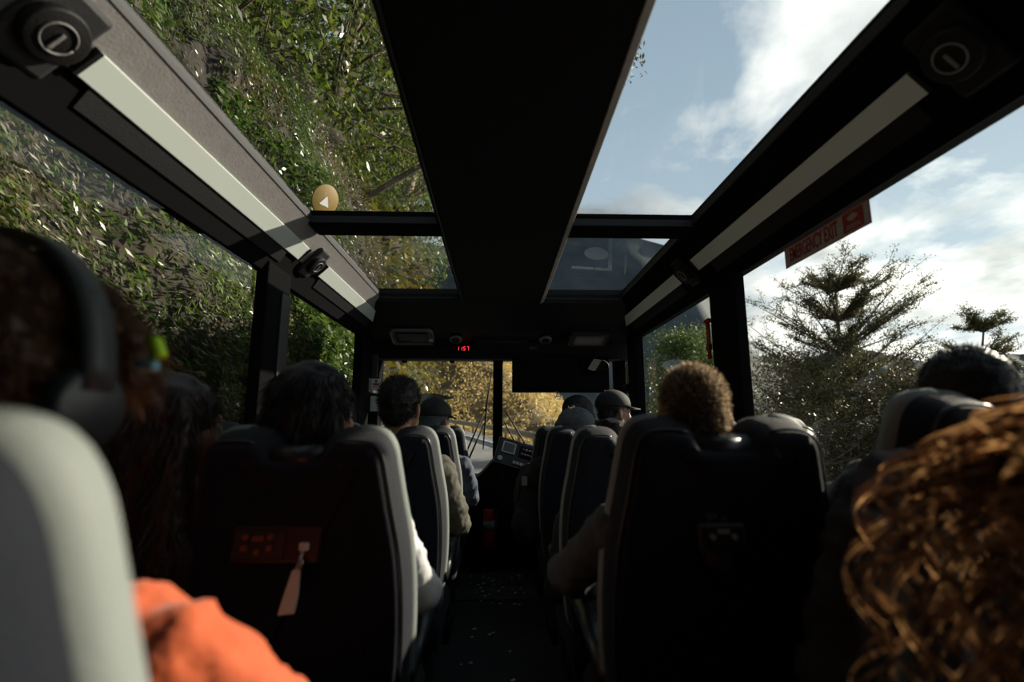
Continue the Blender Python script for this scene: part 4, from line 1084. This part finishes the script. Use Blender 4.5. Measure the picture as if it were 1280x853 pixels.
for i, (x, y, z, h_, rr, lab_) in enumerate([
    (-4.6, 3.2, 3.6, 6.0, 2.3, 'dark green tree high above the top left corner of the roof glass'),
    (-3.9, 5.2, 3.4, 7.0, 2.5, 'bright green leafy tree over the middle of the near left roof glass'),
    (-5.6, 7.0, 5.0, 8.5, 2.8, 'deep green tree behind the brightest leaves over the left roof glass'),
    (-3.6, 8.6, 3.6, 8.5, 2.5, 'green tree above the left end of the cross bar'),
    (-4.6, 11.2, 4.6, 10, 2.9, 'tall tree above the roof cross bar on the left'),
    (-3.9, 14.5, 4.0, 11, 2.7, 'tree seen through the far left roof glass with a pale trunk'),
    (-6.2, 17.5, 6, 12, 3.0, 'tree deep behind the pale trunk through the far left roof glass'),
    (-5.0, 21, 4.0, 12, 3.0, 'tree towards the front edge of the far left roof glass'),
    (-7.5, 27, 5, 12, 3.2, 'farthest tree above the cliff ahead')]):
    pale = i in (5, 7)
    tree('overhanging_tree', (x, y, z-.8), (x+(1.6 if i < 5 else 1.9), y+.3, z+h_), rr, 70, 170, .85, .12 if i < 5 else .16, .045 if i < 5 else .07, L_C if i < 6 else L_B, M['barklight'] if pale else M['bark'], lab_, GL, tr=.20 if not pale else .26, start=.2, droop=.7)

# golden hillside ahead
def hill(x, y):
    a = .75*(y-43+.25*min(0, x+4)); b_ = -.78*(x-.145*y); h_ = min(a, b_)
    h_ = h_+1.4*nz(x, y, 0, .08, 4)+.5*nz(x, y, 0, .3, 8)
    return (x, y, max(h_, -7)+.0)
ux = list(np.arange(-70, 24, 1.2)); vy = list(np.arange(40, 115, 1.2))
o = link('hillside', grid_mesh(lambda x, y: hill(x, y), ux, vy), mat('hill_soil', (.10, .075, .035), .95, var=.5, vscale=.6), None, True); struct(o)
cs_ = []
for i in range(2400):
    t_ = rnd.random(); x = rnd.uniform(-34, 17); y = rnd.uniform(41.5, 96)
    p = hill(x, y)
    if p[2] < -5 and rnd.random() < .7: continue
    r_ = rnd.uniform(.6, 1.7); n_ = int(34*r_)+18
    g_ = nrs.normal(size=(n_, 3)); g_ /= np.linalg.norm(g_, axis=1)[:, None]; g_ *= nrs.uniform(.75, 1.05, (n_, 1))
    cs_.append(g_*np.array([r_, r_, r_*.85])+np.array([x, y, p[2]+r_*.35]))
stuff('golden_bushes', leaves_mesh(np.concatenate(cs_), .30, .17, None), L_O, 'golden brown bushes covering the sunlit hillside beyond the guard rail', 'bushes')
cs_ = []
for i in range(230):
    y = 12+rnd.random()*30; x = railx(y)+rnd.uniform(.6, 2.4); r_ = rnd.uniform(.2, .5)
    g_ = nrs.normal(size=(45, 3))*r_*.5; cs_.append(g_+np.array([x, y, zr(y)-.1+r_*.3]))
stuff('verge_bushes', leaves_mesh(np.concatenate(cs_), .20, .10, None), L_O, 'low orange brown bushes right behind the guard rail', 'bushes')
# valley side at the right
def valley(x, y):
    e = railx(max(8, y))+.5
    d = max(0, x-e); return (x, y, zr(y)-.02-(d*.62 if d < 30 else 18.6+(d-30)*.2)+.5*nz(x, y, 0, .25, 2)*min(1, d))
o = link('valley_side', grid_mesh(lambda y, t: valley(railx(max(8, y))+t*t*70, y), list(np.arange(-4, 60, 1.5)), [i/26 for i in range(27)]), M['soil'], None, True); struct(o)
# trees at the right
GR = 'trees on the valley side seen through the right windows'
tree('feathery_tree', (8.6, 12.6, -6.0), (9.4, 13.1, 4.5), 3.3, 200, 150, .55, .062, .022, L_T, M['bark'], 'tall feathery tree with layered branches below the exit sign', GR, tr=.15, start=.36, layered=True, cshape=1.0, flat=1.0)
tree('feathery_tree', (9.8, 11.2, -6.0), (13.1, 12.6, 3.2), 2.6, 110, 130, .42, .060, .020, L_T, M['bark'], 'slanting tree reaching up to the right beyond the feathery tree', GR, tr=.12, start=.3, layered=True, flat=.9)
tree('bushy_tree', (7.2, 10.6, -6), (6.9, 10.8, 1.9), 2.0, 110, 200, .5, .065, .026, L_U, M['bark'], 'olive brown bushy tree just right of the window pillar', GR, start=.25)
tree('bushy_tree', (8.6, 9.6, -6), (8.5, 9.8, 1.3), 2.4, 130, 190, .5, .06, .026, L_U, M['bark'], 'low dense tree in front of the feathery tree', GR, start=.2)
tree('bushy_tree', (5.9, 8.8, -6), (5.7, 9.0, .35), 1.7, 60, 130, .45, .06, .026, L_U, M['bark'], 'dense scrub tree at the foot of the right window beside the pillar', GR, start=.2)
tree('bushy_tree', (11.2, 10.2, -6), (11.4, 10.4, 1.0), 2.3, 90, 190, .5, .07, .03, L_U, M['bark'], 'dark tree behind the black-haired man at the right', GR, start=.2)
tree('round_tree', (8.0, 21.5, -6), (8.2, 22, 4.4), 1.7, 60, 120, .7, .15, .07, L_B, M['bark'], 'light green round tree left of the window pillar', GR, start=.45)
tree('round_tree', (10.0, 22.5, -6), (10.1, 23, 4.7), 1.8, 60, 120, .7, .15, .07, L_B, M['bark'], 'green tree touching the window pillar with the red hammer', GR, start=.4)
tree('round_tree', (9.6, 27, -7), (9.6, 27, 3.7), 2.3, 60, 110, .8, .17, .08, L_U, M['bark'], 'darker tree between the front pillar and the light green tree', GR, start=.3)
tree('round_tree', (6.6, 17.5, -6), (6.5, 17.5, .9), 1.9, 60, 110, .7, .13, .06, L_U, M['bark'], 'low dark tree behind the blond head', GR, start=.3)
tree('round_tree', (11.2, 19, -7), (11.3, 19, 2.7), 2.6, 80, 110, .8, .14, .065, L_U, M['bark'], 'brownish tree right behind the window pillar', GR, start=.3)
tree('round_tree', (16, 17.5, -9), (16, 17.5, .9), 3.0, 80, 110, .9, .14, .065, L_U, M['bark'], 'distant dark tree low behind the slanting tree', GR, start=.3)
cs_ = []
for i in range(520):
    y = rnd.uniform(3, 24); x = railx(max(8, y))+.4+rnd.random()*13; p = valley(x, y); r_ = rnd.uniform(.4, .9)
    cs_.append(nrs.normal(size=(70, 3))*r_*.5+np.array([x, y, p[2]+r_*.6]))
stuff('undergrowth', leaves_mesh(np.concatenate(cs_), .10, .04, None), L_U, 'tangled dark undergrowth below the trees at the right', 'undergrowth')
# overhead sprig by the central panel
tree('leafy_branch', (-4.2, 8.8, 3.0), (3.15, 9.3, 8.0), .55, 16, 60, .28, .11, .05, L_T, M['bark'], 'small leafy branch tip hanging in the sky beside the ceiling panel', None, tr=.09, start=.96, cat='branch', sprays=2)
# far mountain
def mount(x, y):
    f = (y-330)/170
    rid = 195-1.5*min(85, max(0, x-185))+24*nz(x, 0, 0, .008, 3)+16*nz(x, 0, 0, .02, 6)
    h_ = -60+f*(rid+60)+18*nz(x, y, 0, .012, 1)+7*nz(x, y, 0, .04, 2)
    return (x, y, h_)
o = link('mountain', grid_mesh(mount, list(np.arange(-250, 900, 9)), list(np.arange(300, 505, 7))), mat('hazy_mountain_forest', (.06, .075, .08), .95, bump=1, bscale=.3, var=.4, vscale=.03), None, True); struct(o)  # blue-grey distance haze is put into the forest colour
